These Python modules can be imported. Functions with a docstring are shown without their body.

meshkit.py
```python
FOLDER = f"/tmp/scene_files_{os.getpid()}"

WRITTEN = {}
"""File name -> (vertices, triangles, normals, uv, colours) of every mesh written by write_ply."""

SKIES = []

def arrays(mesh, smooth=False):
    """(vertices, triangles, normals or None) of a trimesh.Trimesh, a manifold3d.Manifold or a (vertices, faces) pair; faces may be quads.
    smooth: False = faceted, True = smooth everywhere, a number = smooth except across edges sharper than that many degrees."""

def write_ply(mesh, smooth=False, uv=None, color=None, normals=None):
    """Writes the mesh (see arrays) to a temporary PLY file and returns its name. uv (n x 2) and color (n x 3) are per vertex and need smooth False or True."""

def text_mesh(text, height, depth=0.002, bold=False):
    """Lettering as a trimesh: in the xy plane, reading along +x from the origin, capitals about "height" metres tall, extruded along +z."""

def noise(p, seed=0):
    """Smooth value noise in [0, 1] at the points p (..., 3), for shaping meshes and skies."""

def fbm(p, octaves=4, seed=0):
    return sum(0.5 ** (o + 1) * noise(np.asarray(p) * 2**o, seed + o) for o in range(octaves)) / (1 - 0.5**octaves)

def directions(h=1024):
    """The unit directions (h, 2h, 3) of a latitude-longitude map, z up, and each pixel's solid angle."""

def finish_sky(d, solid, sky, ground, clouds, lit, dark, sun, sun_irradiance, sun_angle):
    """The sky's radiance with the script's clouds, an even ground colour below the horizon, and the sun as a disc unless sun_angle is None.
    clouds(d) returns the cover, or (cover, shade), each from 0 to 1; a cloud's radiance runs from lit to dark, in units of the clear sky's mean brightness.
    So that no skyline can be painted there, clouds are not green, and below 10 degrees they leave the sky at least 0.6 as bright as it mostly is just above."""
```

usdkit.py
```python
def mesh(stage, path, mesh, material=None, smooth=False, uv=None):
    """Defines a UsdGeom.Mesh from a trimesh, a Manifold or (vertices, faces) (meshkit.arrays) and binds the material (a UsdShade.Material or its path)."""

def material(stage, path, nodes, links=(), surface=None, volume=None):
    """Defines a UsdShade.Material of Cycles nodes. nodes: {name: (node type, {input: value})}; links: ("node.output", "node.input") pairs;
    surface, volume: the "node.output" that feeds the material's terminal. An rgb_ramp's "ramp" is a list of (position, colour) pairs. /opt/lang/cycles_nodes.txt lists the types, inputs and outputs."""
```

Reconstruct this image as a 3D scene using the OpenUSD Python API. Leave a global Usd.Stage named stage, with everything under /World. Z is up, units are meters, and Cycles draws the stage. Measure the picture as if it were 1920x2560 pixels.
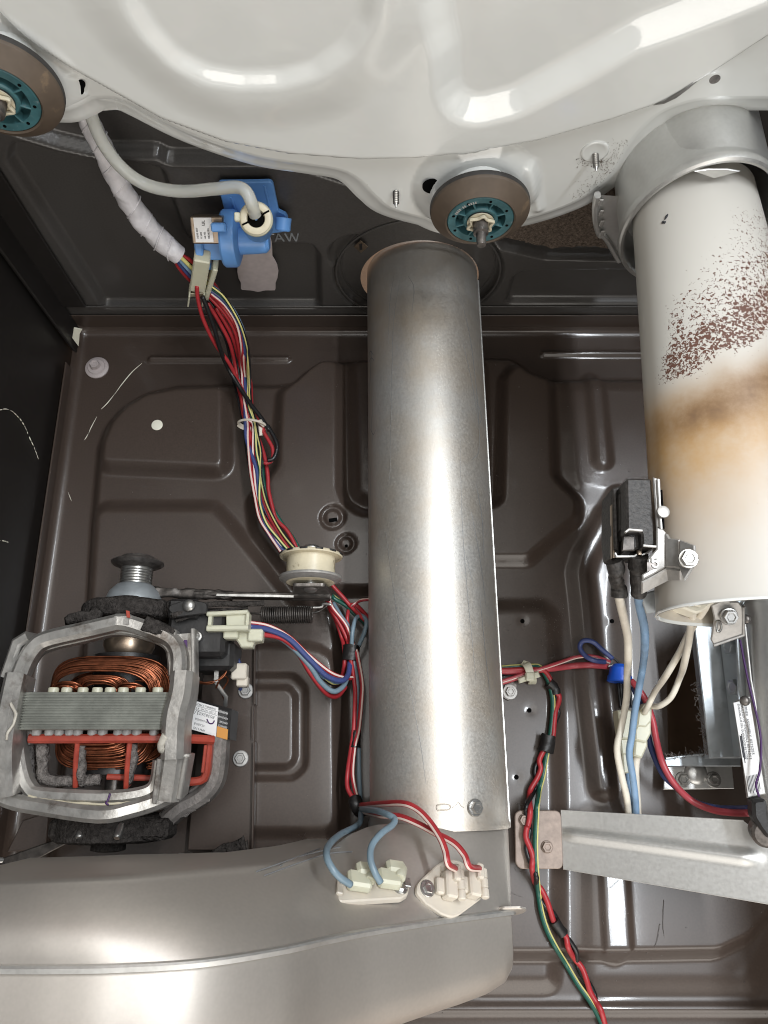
import math, random
import numpy as np, trimesh, usdkit, meshkit
from pxr import Usd, UsdGeom, UsdLux, UsdShade, Gf, Sdf
from shapely.geometry import Polygon, LineString, Point
random.seed(7); RNG = np.random.default_rng(7)
stage = Usd.Stage.CreateInMemory()
UsdGeom.SetStageUpAxis(stage, 'Z'); UsdGeom.SetStageMetersPerUnit(stage, 1.0)
UsdGeom.Xform.Define(stage, '/World'); UsdGeom.Scope.Define(stage, '/World/Looks')

# ---------------------------------------------------------------- camera and light
F, CH, TH = 1950.0, 0.685, math.radians(18.6)
cam = UsdGeom.Camera.Define(stage, '/World/camera')
cam.CreateHorizontalApertureAttr(36.0); cam.CreateFocalLengthAttr(F / 1920 * 36)
cam.CreateClippingRangeAttr((0.02, 50.0)); cam.CreateExposureAttr(0.16)
cx = UsdGeom.Xformable(cam); cx.AddTranslateOp().Set((0, 0, CH)); cx.AddRotateXOp().Set(math.degrees(TH))
usdkit.material(stage, '/World/Looks/room', {'b': ('background_shader', {'color': (.90, .86, .80), 'strength': .46})}, surface='b.background')
dome = UsdLux.DomeLight.Define(stage, '/World/room_light')
UsdShade.MaterialBindingAPI.Apply(dome.GetPrim()).Bind(UsdShade.Material.Get(stage, '/World/Looks/room'))
def lamp(name, pos, target, w, h, power, color):
    l = UsdLux.RectLight.Define(stage, '/World/' + name)
    l.CreateWidthAttr(w); l.CreateHeightAttr(h); l.CreateIntensityAttr(power); l.CreateColorAttr(color)
    d = np.array(target, float) - np.array(pos, float); d /= np.linalg.norm(d)
    up = np.array([0, 1, 0.]) if abs(d[1]) < .9 else np.array([0, 0, 1.])
    x = np.cross(d, up); x /= np.linalg.norm(x); y = np.cross(x, d)
    M = np.eye(4); M[0, :3], M[1, :3], M[2, :3], M[3, :3] = x, y, -d, pos
    UsdGeom.Xformable(l).AddTransformOp().Set(Gf.Matrix4d(*M.ravel().tolist()))
lamp('added_overhead_light', (0.10, 0.60, 2.3), (0.08, 0.3, 0), 0.62, 2.2, 3.4, (1.0, .98, .94))  # area light added overhead, sized so its reflection runs along the duct
lamp('added_front_light', (0.5, -2.1, 1.05), (0, .2, 0.15), 2.4, 1.5, 2.9, (1.0, .95, .88))  # area light added in front to brighten slopes that face forward
lamp('ceiling_strip', (.70, .28, 1.95), (.25, .15, 0), 0.07, 1.56, 100.0, (.90, .95, 1.0))

# ---------------------------------------------------------------- turning a measured direction into a point on a known plane
def ray(u, v):
    a, b = u - 960, v - 1280
    return np.array([a, F * math.sin(TH) - b * math.cos(TH), -F * math.cos(TH) - b * math.sin(TH)]) / F
def A(u, v, z=None, y=None, x=None, d=None):
    r = ray(u, v)
    t = (z - CH) / r[2] if z is not None else y / r[1] if y is not None else x / r[0] if x is not None else d
    return np.array([0, 0, CH]) + t * r
def W(pts): return [A(*p) for p in pts]                     # (u, v, z) triples
def PX(u, v, z): return (CH - z) / -ray(u, v)[2] / F         # metres per measured unit there
nrm = lambda a: np.asarray(a, float) / max(np.linalg.norm(a), 1e-12)

# ---------------------------------------------------------------- prims
LOC, USED = {}, {}
def numbered(parent, name):
    k = (parent, name); n = USED.get(k, 0); USED[k] = n + 1
    return f'{parent}/{name}' + (f'_{n:03d}' if n else '')
def thing(name, label, cat, loc=(0, 0, 0), group=None, kind=None):
    p = numbered('/World', name); x = UsdGeom.Xform.Define(stage, p)
    x.AddTranslateOp().Set(tuple(float(c) for c in loc)); LOC[p] = np.array(loc, float)
    o = x.GetPrim()
    if label: o.SetCustomDataByKey('label', label)
    if cat: o.SetCustomDataByKey('category', cat)
    if group: o.SetCustomDataByKey('group', group)
    if kind: o.SetCustomDataByKey('kind', kind)
    return p
def obj(parent, name, mesh, mat, smooth=35, label=None, kind=None, stain=None):
    p = numbered(parent, name); LOC[p] = LOC[parent]
    m = mesh if isinstance(mesh, trimesh.Trimesh) else cat(mesh) if isinstance(mesh, list) else trimesh.Trimesh(*mesh, process=False)
    m = trimesh.Trimesh(np.array(m.vertices) - LOC[parent], np.array(m.faces), process=False)
    g = usdkit.mesh(stage, p, m, MATS[mat], smooth=smooth)
    if stain is not None:
        UsdGeom.PrimvarsAPI(g).CreatePrimvar('stain', Sdf.ValueTypeNames.Color3fArray, 'vertex').Set([Gf.Vec3f(*map(float, s)) for s in stain])
    if label: g.GetPrim().SetCustomDataByKey('label', label)
    if kind: g.GetPrim().SetCustomDataByKey('kind', kind)
    return p
def copy_of(src, name, label, cat, loc, group, rot=None):
    p = numbered('/World', name); x = UsdGeom.Xform.Define(stage, p)
    o = x.GetPrim(); o.GetReferences().AddInternalReference(src)
    x.ClearXformOpOrder(); x.AddTranslateOp().Set(tuple(float(c) for c in loc))
    if rot is not None: x.AddRotateYOp().Set(rot)
    o.SetInstanceable(True)
    for k, v in (('label', label), ('category', cat), ('group', group)): o.SetCustomDataByKey(k, v)
    return p

# ---------------------------------------------------------------- materials
MATS = {}
def mat(name, base, rough=.5, metal=0., spec=.5, coat=0., vary=None, bump=None, rvary=None, trans=0., ior=1.5, sss=0., vary2=None, stretch=None, alpha=1.):
    """vary=(scale, amount), vary2 adds blotches (scale, colour, threshold, softness); bump=(scale, strength, distance)"""
    N = {'p': ('principled_bsdf', {'base_color': base, 'roughness': rough, 'metallic': metal, 'specular_ior_level': spec, 'coat_weight': coat, 'coat_roughness': .08,
                                  'transmission_weight': trans, 'ior': ior, 'subsurface_weight': sss, 'subsurface_radius': (1., .8, .6), 'subsurface_scale': .003, 'alpha': alpha}),
         't': ('texture_coordinate', {})}
    L = []; src = 't.object'
    if stretch:
        N['mp'] = ('mapping', {'scale': stretch}); L.append(('t.object', 'mp.vector')); src = 'mp.vector'
    col = None
    if vary:
        s, a = vary[:2]
        N['n'] = ('noise_texture', {'scale': s, 'detail': 5., 'roughness': .6}); L.append((src, 'n.vector'))
        N['r'] = ('rgb_ramp', {'ramp': [(.3, tuple(c * (1 - a) for c in base)), (.7, tuple(min(1, c * (1 + a)) for c in base))]}); L.append(('n.fac', 'r.fac')); col = 'r.color'
        if rvary:
            N['rr'] = ('map_range', {'from_min': .35, 'from_max': .65, 'to_min': rvary[0], 'to_max': rvary[1], 'clamp': True}); L += [('n.fac', 'rr.value'), ('rr.result', 'p.roughness')]
    if vary2:
        s, c2, th, so = vary2
        N['n2'] = ('noise_texture', {'scale': s, 'detail': 6., 'roughness': .65}); L.append(('t.object', 'n2.vector'))
        N['m2'] = ('map_range', {'from_min': th, 'from_max': th + so, 'to_min': 0., 'to_max': 1., 'clamp': True}); L.append(('n2.fac', 'm2.value'))
        N['x2'] = ('mix', {'color1': base, 'color2': c2}); L.append(('m2.result', 'x2.fac'))
        if col: L.append((col, 'x2.color1'))
        col = 'x2.color'
    if col: L.append((col, 'p.base_color'))
    if bump:
        s, st, di = bump
        N['nb'] = ('noise_texture', {'scale': s, 'detail': 3., 'roughness': .55}); L.append((src, 'nb.vector'))
        N['b'] = ('bump', {'strength': st, 'distance': di}); L += [('nb.fac', 'b.height'), ('b.normal', 'p.normal')]
    MATS[name] = usdkit.material(stage, '/World/Looks/' + name, N, L, surface='p.BSDF')
mat('brown_paint', (.058, .042, .034), .34, spec=.45, coat=.28, vary=(700, .16), bump=(1100, .22, .00004), vary2=(6, (.066, .049, .040), .50, .4))
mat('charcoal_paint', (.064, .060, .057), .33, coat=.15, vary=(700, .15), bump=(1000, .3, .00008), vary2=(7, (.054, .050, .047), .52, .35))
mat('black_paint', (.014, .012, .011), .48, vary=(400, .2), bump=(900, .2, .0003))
mat('lint_brown', (.15, .118, .095), .95, spec=.1, vary=(420, .55), bump=(700, 1., .003))
mat('lint_grey', (.16, .145, .135), .95, spec=.1, vary=(300, .5), bump=(500, 1., .003))
mat('lint_dark', (.045, .040, .037), .95, spec=.1, vary=(300, .5), bump=(500, 1., .003))
mat('white_enamel', (.74, .755, .735), .10, spec=.5, coat=1., vary=(8, .03), bump=(85, .16, .0010), vary2=(25, (.62, .56, .50), .72, .2))
mat('galvanised', (.62, .62, .605), .42, metal=.85, vary=(420, .045), bump=(420, .06, .0003), rvary=(.38, .45))
mat('duct_metal', (.58, .565, .535), .46, metal=.78, vary=(500, .07), bump=(620, .16, .0004), rvary=(.44, .54), vary2=(10, (.55, .47, .375), .43, .3))  # tan blotches put warm reflections into the metal colour
mat('housing_metal', (.50, .465, .425), .50, metal=.80, vary=(500, .035), bump=(500, .06, .0003), vary2=(9, (.42, .39, .355), .50, .35))
mat('zinc_blue', (.43, .465, .49), .42, metal=.62, vary=(90, .10), bump=(150, .10, .0005), rvary=(.34, .5))
mat('dull_zinc', (.40, .39, .375), .46, metal=.55, vary=(300, .14), bump=(400, .15, .0004))
mat('tan_zinc', (.27, .21, .175), .5, metal=.15, vary=(200, .2), bump=(400, .2, .0003))
mat('steel', (.46, .455, .44), .34, metal=.9, vary=(150, .3))
mat('dark_steel', (.16, .145, .135), .42, metal=.75, vary=(200, .45), bump=(400, .2, .0004))
mat('oily_steel', (.07, .062, .056), .40, metal=.6, vary=(150, .6), bump=(400, .3, .0005))
mat('cast_aluminium', (.42, .405, .38), .40, metal=.72, vary=(60, .25), bump=(220, .35, .0008), vary2=(45, (.17, .145, .125), .55, .16))
mat('glue', (.46, .43, .37), .4, vary=(120, .2), bump=(200, .4, .001))
mat('dirty_aluminium', (.22, .20, .185), .62, metal=.35, vary=(60, .4), bump=(250, .6, .0015), vary2=(30, (.08, .07, .06), .5, .2))
mat('lamination', (.20, .205, .18), .50, metal=.5, vary=(80, .25), bump=(300, .2, .0005))
mat('copper', (.28, .095, .047), .34, metal=.85, vary=(120, .55))
mat('copper_dark', (.12, .045, .025), .5, metal=.4, vary=(200, .4))
mat('red_plastic', (.34, .052, .032), .42, vary=(90, .25), bump=(300, .2, .0004))
mat('cream_plastic', (.58, .52, .38), .38, sss=.15, vary=(30, .10), vary2=(60, (.42, .36, .25), .62, .12))
mat('aged_cream', (.60, .535, .39), .38, vary=(60, .12), vary2=(90, (.22, .17, .10), .60, .10))
mat('ivory_plastic', (.62, .56, .47), .42, sss=.1, vary=(40, .07))
mat('nylon', (.57, .555, .42), .36, sss=.2, vary=(60, .07))
mat('white_ceramic', (.80, .76, .64), .55, vary=(60, .08))
mat('black_plastic', (.018, .017, .017), .42, vary=(150, .4), bump=(500, .3, .0004))
mat('soot_plastic', (.032, .029, .027), .5, vary=(500, .8), bump=(700, .5, .0008))
mat('grey_plastic', (.35, .335, .32), .5, vary=(200, .15))
mat('rubber', (.090, .066, .047), .62, vary=(40, .22), bump=(300, .25, .0005), vary2=(60, (.17, .12, .075), .62, .12))
mat('rubber_black', (.025, .023, .022), .5, vary=(90, .3), bump=(400, .3, .0004))
mat('teal_plastic', (.045, .125, .140), .40, vary=(120, .25), vary2=(260, (.14, .20, .21), .60, .1))
mat('blue_plastic', (.13, .31, .66), .36, sss=.05, vary=(40, .10), bump=(300, .08, .0004))
mat('cobalt_plastic', (.010, .10, .62), .35)
mat('brass_zinc', (.42, .33, .25), .32, metal=.9, vary=(120, .15))
mat('grey_disc', (.42, .37, .365), .5, vary=(200, .08), bump=(300, .1, .0003))
mat('paper', (.72, .71, .70), .5, vary=(80, .04))
mat('ink', (.02, .02, .025), .6)
mat('ink_purple', (.06, .02, .10), .5)
mat('ink_orange', (.55, .24, .04), .5)
mat('marker', (.24, .245, .25), .45, metal=.3)
mat('clear_hose', (.80, .80, .74), .12, trans=.55, ior=1.38, sss=.2)
mat('sleeve', (.66, .64, .66), .42, trans=.12, vary=(60, .14), bump=(160, .4, .002))
mat('wire_red', (.37, .028, .034), .40, vary=(120, .12))
mat('wire_pink', (.42, .060, .075), .36, vary=(120, .12))
mat('wire_white', (.74, .70, .64), .45)
mat('wire_cream', (.76, .71, .61), .5, vary=(60, .12))
mat('wire_blue', (.050, .070, .20), .36)
mat('wire_sky', (.22, .35, .52), .5, vary=(60, .15))
mat('wire_grey', (.17, .24, .29), .38, vary=(80, .1))
mat('wire_black', (.012, .012, .013), .36)
mat('wire_green', (.010, .085, .060), .38)
mat('wire_yellow', (.62, .58, .22), .45)
mat('stripe_white', (.74, .60, .54), .45)
mat('tape_black', (.013, .012, .012), .45, bump=(300, .4, .0006))
mat('void_black', (.003, .003, .003), .9, spec=.05)
mat('leak_light_cream', (.80, .78, .66), .4)  # pale colour standing for light that leaks through holes and slits
mat('concrete', (.24, .155, .10), .85, vary=(12, .15), bump=(60, .3, .002))
mat('cabinet_tan', (.20, .11, .065), .8, vary=(25, .3))
def tube_enamel():                                   # cream heat-stained enamel, rust flakes where the 'stain' primvar says the coat has gone
    N = {'t': ('texture_coordinate', {}), 'a': ('attribute', {'attribute': 'stain'}), 's': ('separate_color', {}),
         'v': ('noise_texture', {'scale': 560., 'detail': 2.5, 'roughness': .55, 'distortion': .9}),
         'th': ('math', {'math_type': 'multiply_add', 'value2': -.40, 'value3': .80}),
         'gt': ('math', {'math_type': 'subtract'}), 'mr': ('map_range', {'from_min': 0., 'from_max': .02, 'to_min': 0., 'to_max': 1., 'clamp': True}),
         'n2': ('noise_texture', {'scale': 70., 'detail': 7., 'roughness': .7}), 'bmul': ('math', {'math_type': 'multiply_add', 'value2': 1.3, 'value3': .28}), 'bm': ('math', {'math_type': 'multiply', 'use_clamp': True}),
         'gm': ('math', {'math_type': 'multiply', 'use_clamp': True}), 'gn': ('math', {'math_type': 'multiply_add', 'value2': 1.1, 'value3': .42}), 'tan': ('mix', {'color1': (.52, .50, .46), 'color2': (.47, .29, .125)}), 'brn': ('mix', {'color2': (.105, .060, .042)}),
         'rust': ('mix', {'color2': (.115, .052, .036)}),
         'p': ('principled_bsdf', {'roughness': .42, 'specular_ior_level': .4}), 'b': ('bump', {'strength': .5, 'distance': .0006, 'invert': True})}
    L = [('t.object', 'v.vector'), ('t.object', 'n2.vector'), ('a.color', 's.color'), ('s.r', 'th.value1'), ('v.fac', 'gt.value1'), ('th.value', 'gt.value2'), ('gt.value', 'mr.value'),
         ('n2.fac', 'gn.value1'), ('gn.value', 'gm.value1'), ('s.g', 'gm.value2'), ('gm.value', 'tan.fac'), ('tan.color', 'brn.color1'), ('n2.fac', 'bmul.value1'), ('bmul.value', 'bm.value1'), ('s.b', 'bm.value2'), ('bm.value', 'brn.fac'),
         ('brn.color', 'rust.color1'), ('mr.result', 'rust.fac'), ('rust.color', 'p.base_color'), ('mr.result', 'b.height'), ('b.normal', 'p.normal')]
    MATS['tube_enamel'] = usdkit.material(stage, '/World/Looks/tube_enamel', N, L, surface='p.BSDF')
tube_enamel()

# ---------------------------------------------------------------- mesh helpers
def cat(ms):
    return trimesh.util.concatenate([m if isinstance(m, trimesh.Trimesh) else trimesh.Trimesh(*m, process=False) for m in ms])
def curve(pts, per=8, closed=False):
    P = np.asarray(pts, float)
    if len(P) < 3: return np.array([P[0] + (P[-1] - P[0]) * t for t in np.linspace(0, 1, per + 1)])
    Q = np.vstack([P[-1], P, P[0], P[1]]) if closed else np.vstack([2 * P[0] - P[1], P, 2 * P[-1] - P[-2]])
    out = []
    for i in range(1, len(Q) - 2):
        p0, p1, p2, p3 = Q[i - 1:i + 3]
        for t in np.linspace(0, 1, per, endpoint=False):
            out.append(.5 * (2 * p1 + (p2 - p0) * t + (2 * p0 - 5 * p1 + 4 * p2 - p3) * t * t + (3 * p1 - p0 - 3 * p2 + p3) * t ** 3))
    if not closed: out.append(Q[-2])
    return np.array(out)
def frames(P, closed=False):
    P = np.asarray(P, float)
    T = (np.roll(P, -1, 0) - np.roll(P, 1, 0)) if closed else np.gradient(P, axis=0)
    T /= np.maximum(np.linalg.norm(T, axis=1, keepdims=True), 1e-12)
    n = np.cross(T[0], [.1, .2, 1.]); n /= np.linalg.norm(n); N = [n]
    for i in range(1, len(P)):
        n = N[-1] - T[i] * np.dot(N[-1], T[i]); N.append(nrm(n))
    N = np.array(N); return T, N, np.cross(T, N)
def strip(rings, closed_u=True, closed_v=False, caps=True):
    """rings: (m, k, 3)"""
    R = np.asarray(rings, float); m, k = R.shape[:2]; f = []
    a = np.arange(m if closed_v else m - 1)[:, None]; b = np.arange(k if closed_u else k - 1)[None]
    i0 = a * k + b; i1 = a * k + (b + 1) % k; j0 = ((a + 1) % m) * k + b; j1 = ((a + 1) % m) * k + (b + 1) % k
    f = np.vstack([np.stack([i0, i1, j1], -1).reshape(-1, 3), np.stack([i0, j1, j0], -1).reshape(-1, 3)])
    v = R.reshape(-1, 3)
    if caps and closed_u and not closed_v:
        c = len(v); v = np.vstack([v, R[0].mean(0), R[-1].mean(0)])
        e = np.arange(k)
        f = np.vstack([f, np.stack([np.full(k, c), (e + 1) % k, e], -1), np.stack([np.full(k, c + 1), (m - 1) * k + e, (m - 1) * k + (e + 1) % k], -1)])
    return trimesh.Trimesh(v, f, process=False)
def tube(P, r, n=9, closed=False, caps=True):
    T, N, B = frames(P, closed); r = np.broadcast_to(np.asarray(r, float), (len(P),))
    a = np.linspace(0, 2 * np.pi, n, endpoint=False)
    R = np.asarray(P)[:, None] + r[:, None, None] * (np.cos(a)[None, :, None] * N[:, None] + np.sin(a)[None, :, None] * B[:, None])
    return strip(R, True, closed, caps)
def band(P, r, ang, wid, n=4):                       # a printed stripe lying on a wire's surface, measured from "up"
    P = np.asarray(P, float); T, _, _ = frames(P)
    U = np.array([0, 0, 1.])[None] - T * T[:, 2:3]; l = np.linalg.norm(U, axis=1, keepdims=True)
    U = np.where(l > .15, U / np.maximum(l, 1e-9), [0, 1., 0]); S = np.cross(T, U)
    a = np.linspace(ang - wid / 2, ang + wid / 2, n)
    R = P[:, None] + r * 1.05 * (np.cos(a)[None, :, None] * U[:, None] + np.sin(a)[None, :, None] * S[:, None])
    return strip(R, False, False, False)
def FR(o, z, x=None):                                # frame with local z along z
    z = nrm(z); x = np.array([1., 0, 0]) if x is None else np.asarray(x, float)
    x = x - z * np.dot(x, z)
    if np.linalg.norm(x) < 1e-6: x = np.cross([0, 1., 0], z)
    x = nrm(x); M = np.eye(4); M[:3, 0], M[:3, 1], M[:3, 2], M[:3, 3] = x, np.cross(z, x), z, o
    return M
def at(m, M):
    m = m.copy(); m.apply_transform(M); return m
def lathe(prof, n=40, M=None, caps=True):
    a = np.linspace(0, 2 * np.pi, n, endpoint=False)
    R = np.array([[(r * math.cos(t), r * math.sin(t), z) for t in a] for r, z in prof])
    m = strip(R, True, False, caps)
    return m if M is None else at(m, M)
def rbox(sx, sy, sz, b=.001, M=None):
    b = min(b, sx * .45, sy * .45, sz * .45); h = np.array([sx, sy, sz]) / 2; P = []
    for s in np.ndindex(2, 2, 2):
        g = np.array(s) * 2 - 1
        for k in range(3):
            q = h - b; q[k] = h[k]; P.append(g * q)
    m = trimesh.convex.convex_hull(np.array(P))
    return m if M is None else at(m, M)
def obox(p0, p1, w, h, b=.0008, up=(0, 0, 1.)):      # a bar from p0 to p1
    p0, p1 = np.asarray(p0), np.asarray(p1); d = p1 - p0; L = np.linalg.norm(d); z = d / L
    u = np.asarray(up, float) - z * np.dot(up, z); M = FR((p0 + p1) / 2, z, np.cross(u, z))
    return rbox(w, h, L, b, M)
def bar(P, w, h, up=(0, 0, 1.), b=.25, closed=False):
    """rectangular section with chamfers swept along a polyline, mitred; w, h may vary"""
    P = np.asarray(P, float); n = len(P); w = np.broadcast_to(np.asarray(w, float), (n,)); h = np.broadcast_to(np.asarray(h, float), (n,)); R = []
    for i in range(n):
        t0 = nrm(P[i] - P[i - 1]) if (i or closed) else None
        t1 = nrm(P[(i + 1) % n] - P[i]) if (i < n - 1 or closed) else None
        t = nrm((t0 if t0 is not None else t1) + (t1 if t1 is not None else t0)); k = 1.
        if t0 is not None and t1 is not None: k = 1 / max(.45, np.dot(t, t1))
        u = np.asarray(up, float) - t * np.dot(up, t); u = nrm(u); s = np.cross(t, u)
        W_, H_ = w[i] / 2, h[i] / 2; c = b * min(W_, H_) * 2
        sec = [(W_, H_ - c), (W_ - c, H_), (-W_ + c, H_), (-W_, H_ - c), (-W_, -H_ + c), (-W_ + c, -H_), (W_ - c, -H_), (W_, -H_ + c)]
        R.append([P[i] + s * a * k + u * e for a, e in sec])
    return strip(R, True, closed, True)
def prism(pts, t, bevel=0.0006, n=None):
    """planar 3D polygon thickened by t along its normal (t>0: along the normal that points up or to the viewer)"""
    P = np.asarray(pts, float); c = P.mean(0)
    if n is None:
        n = np.zeros(3)
        for i in range(len(P)): n += np.cross(P[i] - c, P[(i + 1) % len(P)] - c)
        n = nrm(n)
        if n[2] - .6 * n[1] < 0: n = -n
    n = nrm(n); M = FR(c, n); q = (np.linalg.inv(M) @ np.c_[P, np.ones(len(P))].T).T[:, :2]
    if Polygon(q).area and sum(q[i - 1][0] * q[i][1] - q[i][0] * q[i - 1][1] for i in range(len(q))) < 0: q = q[::-1]
    b = min(bevel, abs(t) * .45)
    e = np.roll(q, -1, 0) - q; e /= np.maximum(np.linalg.norm(e, axis=1, keepdims=True), 1e-12); nn = np.c_[-e[:, 1], e[:, 0]]
    mm = nn + np.roll(nn, 1, 0); mm /= np.maximum(np.linalg.norm(mm, axis=1, keepdims=True), 1e-9); k = 1 / np.maximum(.4, (mm * nn).sum(1))
    qi = q + mm * (k * b)[:, None]
    T = abs(t); o = 0 if t > 0 else -T
    R = np.array([np.c_[q, np.full(len(q), o)], np.c_[q, np.full(len(q), o + T - b)], np.c_[qi, np.full(len(q), o + T)]])
    m = strip(R, True, False, False)
    try: vv, ff = trimesh.creation.triangulate_polygon(Polygon(qi), engine='earcut')
    except Exception: vv, ff = qi, np.array([[0, i, i + 1] for i in range(1, len(qi) - 1)])
    vv = np.asarray(vv); ff = np.asarray(ff)
    a_, b_ = vv[ff[:, 1]] - vv[ff[:, 0]], vv[ff[:, 2]] - vv[ff[:, 0]]; tri = a_[:, 0] * b_[:, 1] - a_[:, 1] * b_[:, 0]
    ff = np.where((tri < 0)[:, None], ff[:, ::-1], ff)
    top = trimesh.Trimesh(np.c_[vv, np.full(len(vv), o + T)], ff, process=False)
    bot = trimesh.Trimesh(np.c_[vv, np.full(len(vv), o)], ff[:, ::-1], process=False)
    return at(trimesh.util.concatenate([m, top, bot]), M)
def rounded(pts, r, res=4):                           # round the corners of a planar 2D outline
    g = Polygon(pts).buffer(-r, quad_segs=res).buffer(2 * r, quad_segs=res).buffer(-r, quad_segs=res)
    if g.geom_type != 'Polygon': g = max(g.geoms, key=lambda a: a.area)
    return np.array(g.exterior.coords)[:-1]
def rounded3(pts, r, res=4):
    P = np.asarray(pts, float); c = P.mean(0); n = np.zeros(3)
    for i in range(len(P)): n += np.cross(P[i] - c, P[(i + 1) % len(P)] - c)
    M = FR(c, n); q = (np.linalg.inv(M) @ np.c_[P, np.ones(len(P))].T).T[:, :2]
    q = rounded(q, r, res); return (M @ np.c_[q, np.zeros(len(q)), np.ones(len(q))].T).T[:, :3]
def hexbolt(o, axis, r=.0045, h=.004, flange=1.35, x=None):
    M = FR(o, axis, x); c = [lathe([(r * flange, 0), (r * flange, .0006), (r * flange * .93, .0011), (r * .8, .0012)], 24)]
    R = np.array([[(q * math.cos(t), q * math.sin(t), z) for t in np.arange(6) * np.pi / 3] for q, z in ((r, .0010), (r, h * .85), (r * .9, h), (r * .62, h), (r * .5, h - .0006))])
    c.append(strip(R)); return at(cat(c), M)
def spike(o, axis, r=.0024, L=.014):                   # threaded screw end
    prof = [(r * .9, 0)]; z, k = 0, 0
    while z < L * .72:
        prof += [(r * .75, z + .0003), (r * 1.08, z + .0008), (r * .75, z + .0013)]; z += .0014
    prof += [(r * .6, L * .8), (r * .12, L)]
    return lathe(prof, 14, FR(o, axis))
def sdf(poly, X, Y):
    P = np.asarray(poly, float); d = np.full(X.shape, 1e9); s = np.zeros(X.shape, bool)
    for i in range(len(P)):
        a, b = P[i - 1], P[i]; e = b - a
        t = np.clip(((X - a[0]) * e[0] + (Y - a[1]) * e[1]) / max(e @ e, 1e-18), 0, 1)
        d = np.minimum(d, (X - a[0] - t * e[0]) ** 2 + (Y - a[1] - t * e[1]) ** 2)
        c = (a[1] > Y) != (b[1] > Y)
        with np.errstate(divide='ignore', invalid='ignore'):
            s ^= c & (X < (b[0] - a[0]) * (Y - a[1]) / (b[1] - a[1]) + a[0])
    return np.where(s, -1, 1) * np.sqrt(d)
def inside(poly, X, Y, w, r=0.006):
    """1 inside, 0 outside, a soft edge w wide"""
    P = rounded(poly, r) if r else np.asarray(poly)
    lo, hi = P.min(0) - w, P.max(0) + w; k = (X > lo[0]) & (X < hi[0]) & (Y > lo[1]) & (Y < hi[1])
    out = np.zeros(X.shape)
    if k.any():
        t = np.clip(.5 - sdf(P, X[k], Y[k]) / w, 0, 1); out[k] = t * t * (3 - 2 * t)
    return out
def rib(pts, hw, X, Y, w):
    g = LineString(pts).buffer(hw, quad_segs=6); return inside(np.array(g.exterior.coords)[:-1], X, Y, w, 0)
def sheet(X, Y, H, to3, keep=None, step=.002):
    """height-field sheet; keep = signed distance (negative inside): the edge is drawn onto its zero line"""
    m, n = X.shape; X, Y = X.copy(), Y.copy()
    idx = np.arange(m * n).reshape(m, n)
    f = np.vstack([np.stack([idx[:-1, :-1], idx[:-1, 1:], idx[1:, 1:]], -1).reshape(-1, 3), np.stack([idx[:-1, :-1], idx[1:, 1:], idx[1:, :-1]], -1).reshape(-1, 3)])
    if keep is not None:
        gy, gx = np.gradient(keep, step); out = (keep > 0) & (keep < 1.5 * step)
        l = np.maximum(np.hypot(gx, gy), .3)
        X = np.where(out, X - keep * gx / l ** 2, X); Y = np.where(out, Y - keep * gy / l ** 2, Y)
        ok = keep.ravel() < 1.0 * step; inn = keep.ravel() <= 0
        f = f[ok[f].all(1) & inn[f].any(1)]
    v = to3(X.ravel(), Y.ravel(), H.ravel()); u, inv = np.unique(f, return_inverse=True)
    return trimesh.Trimesh(v[u], inv.reshape(-1, 3), process=False)
def text(s, h, M, depth=.0002, bold=False): return at(meshkit.text_mesh(s, h, depth, bold), M)
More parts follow.
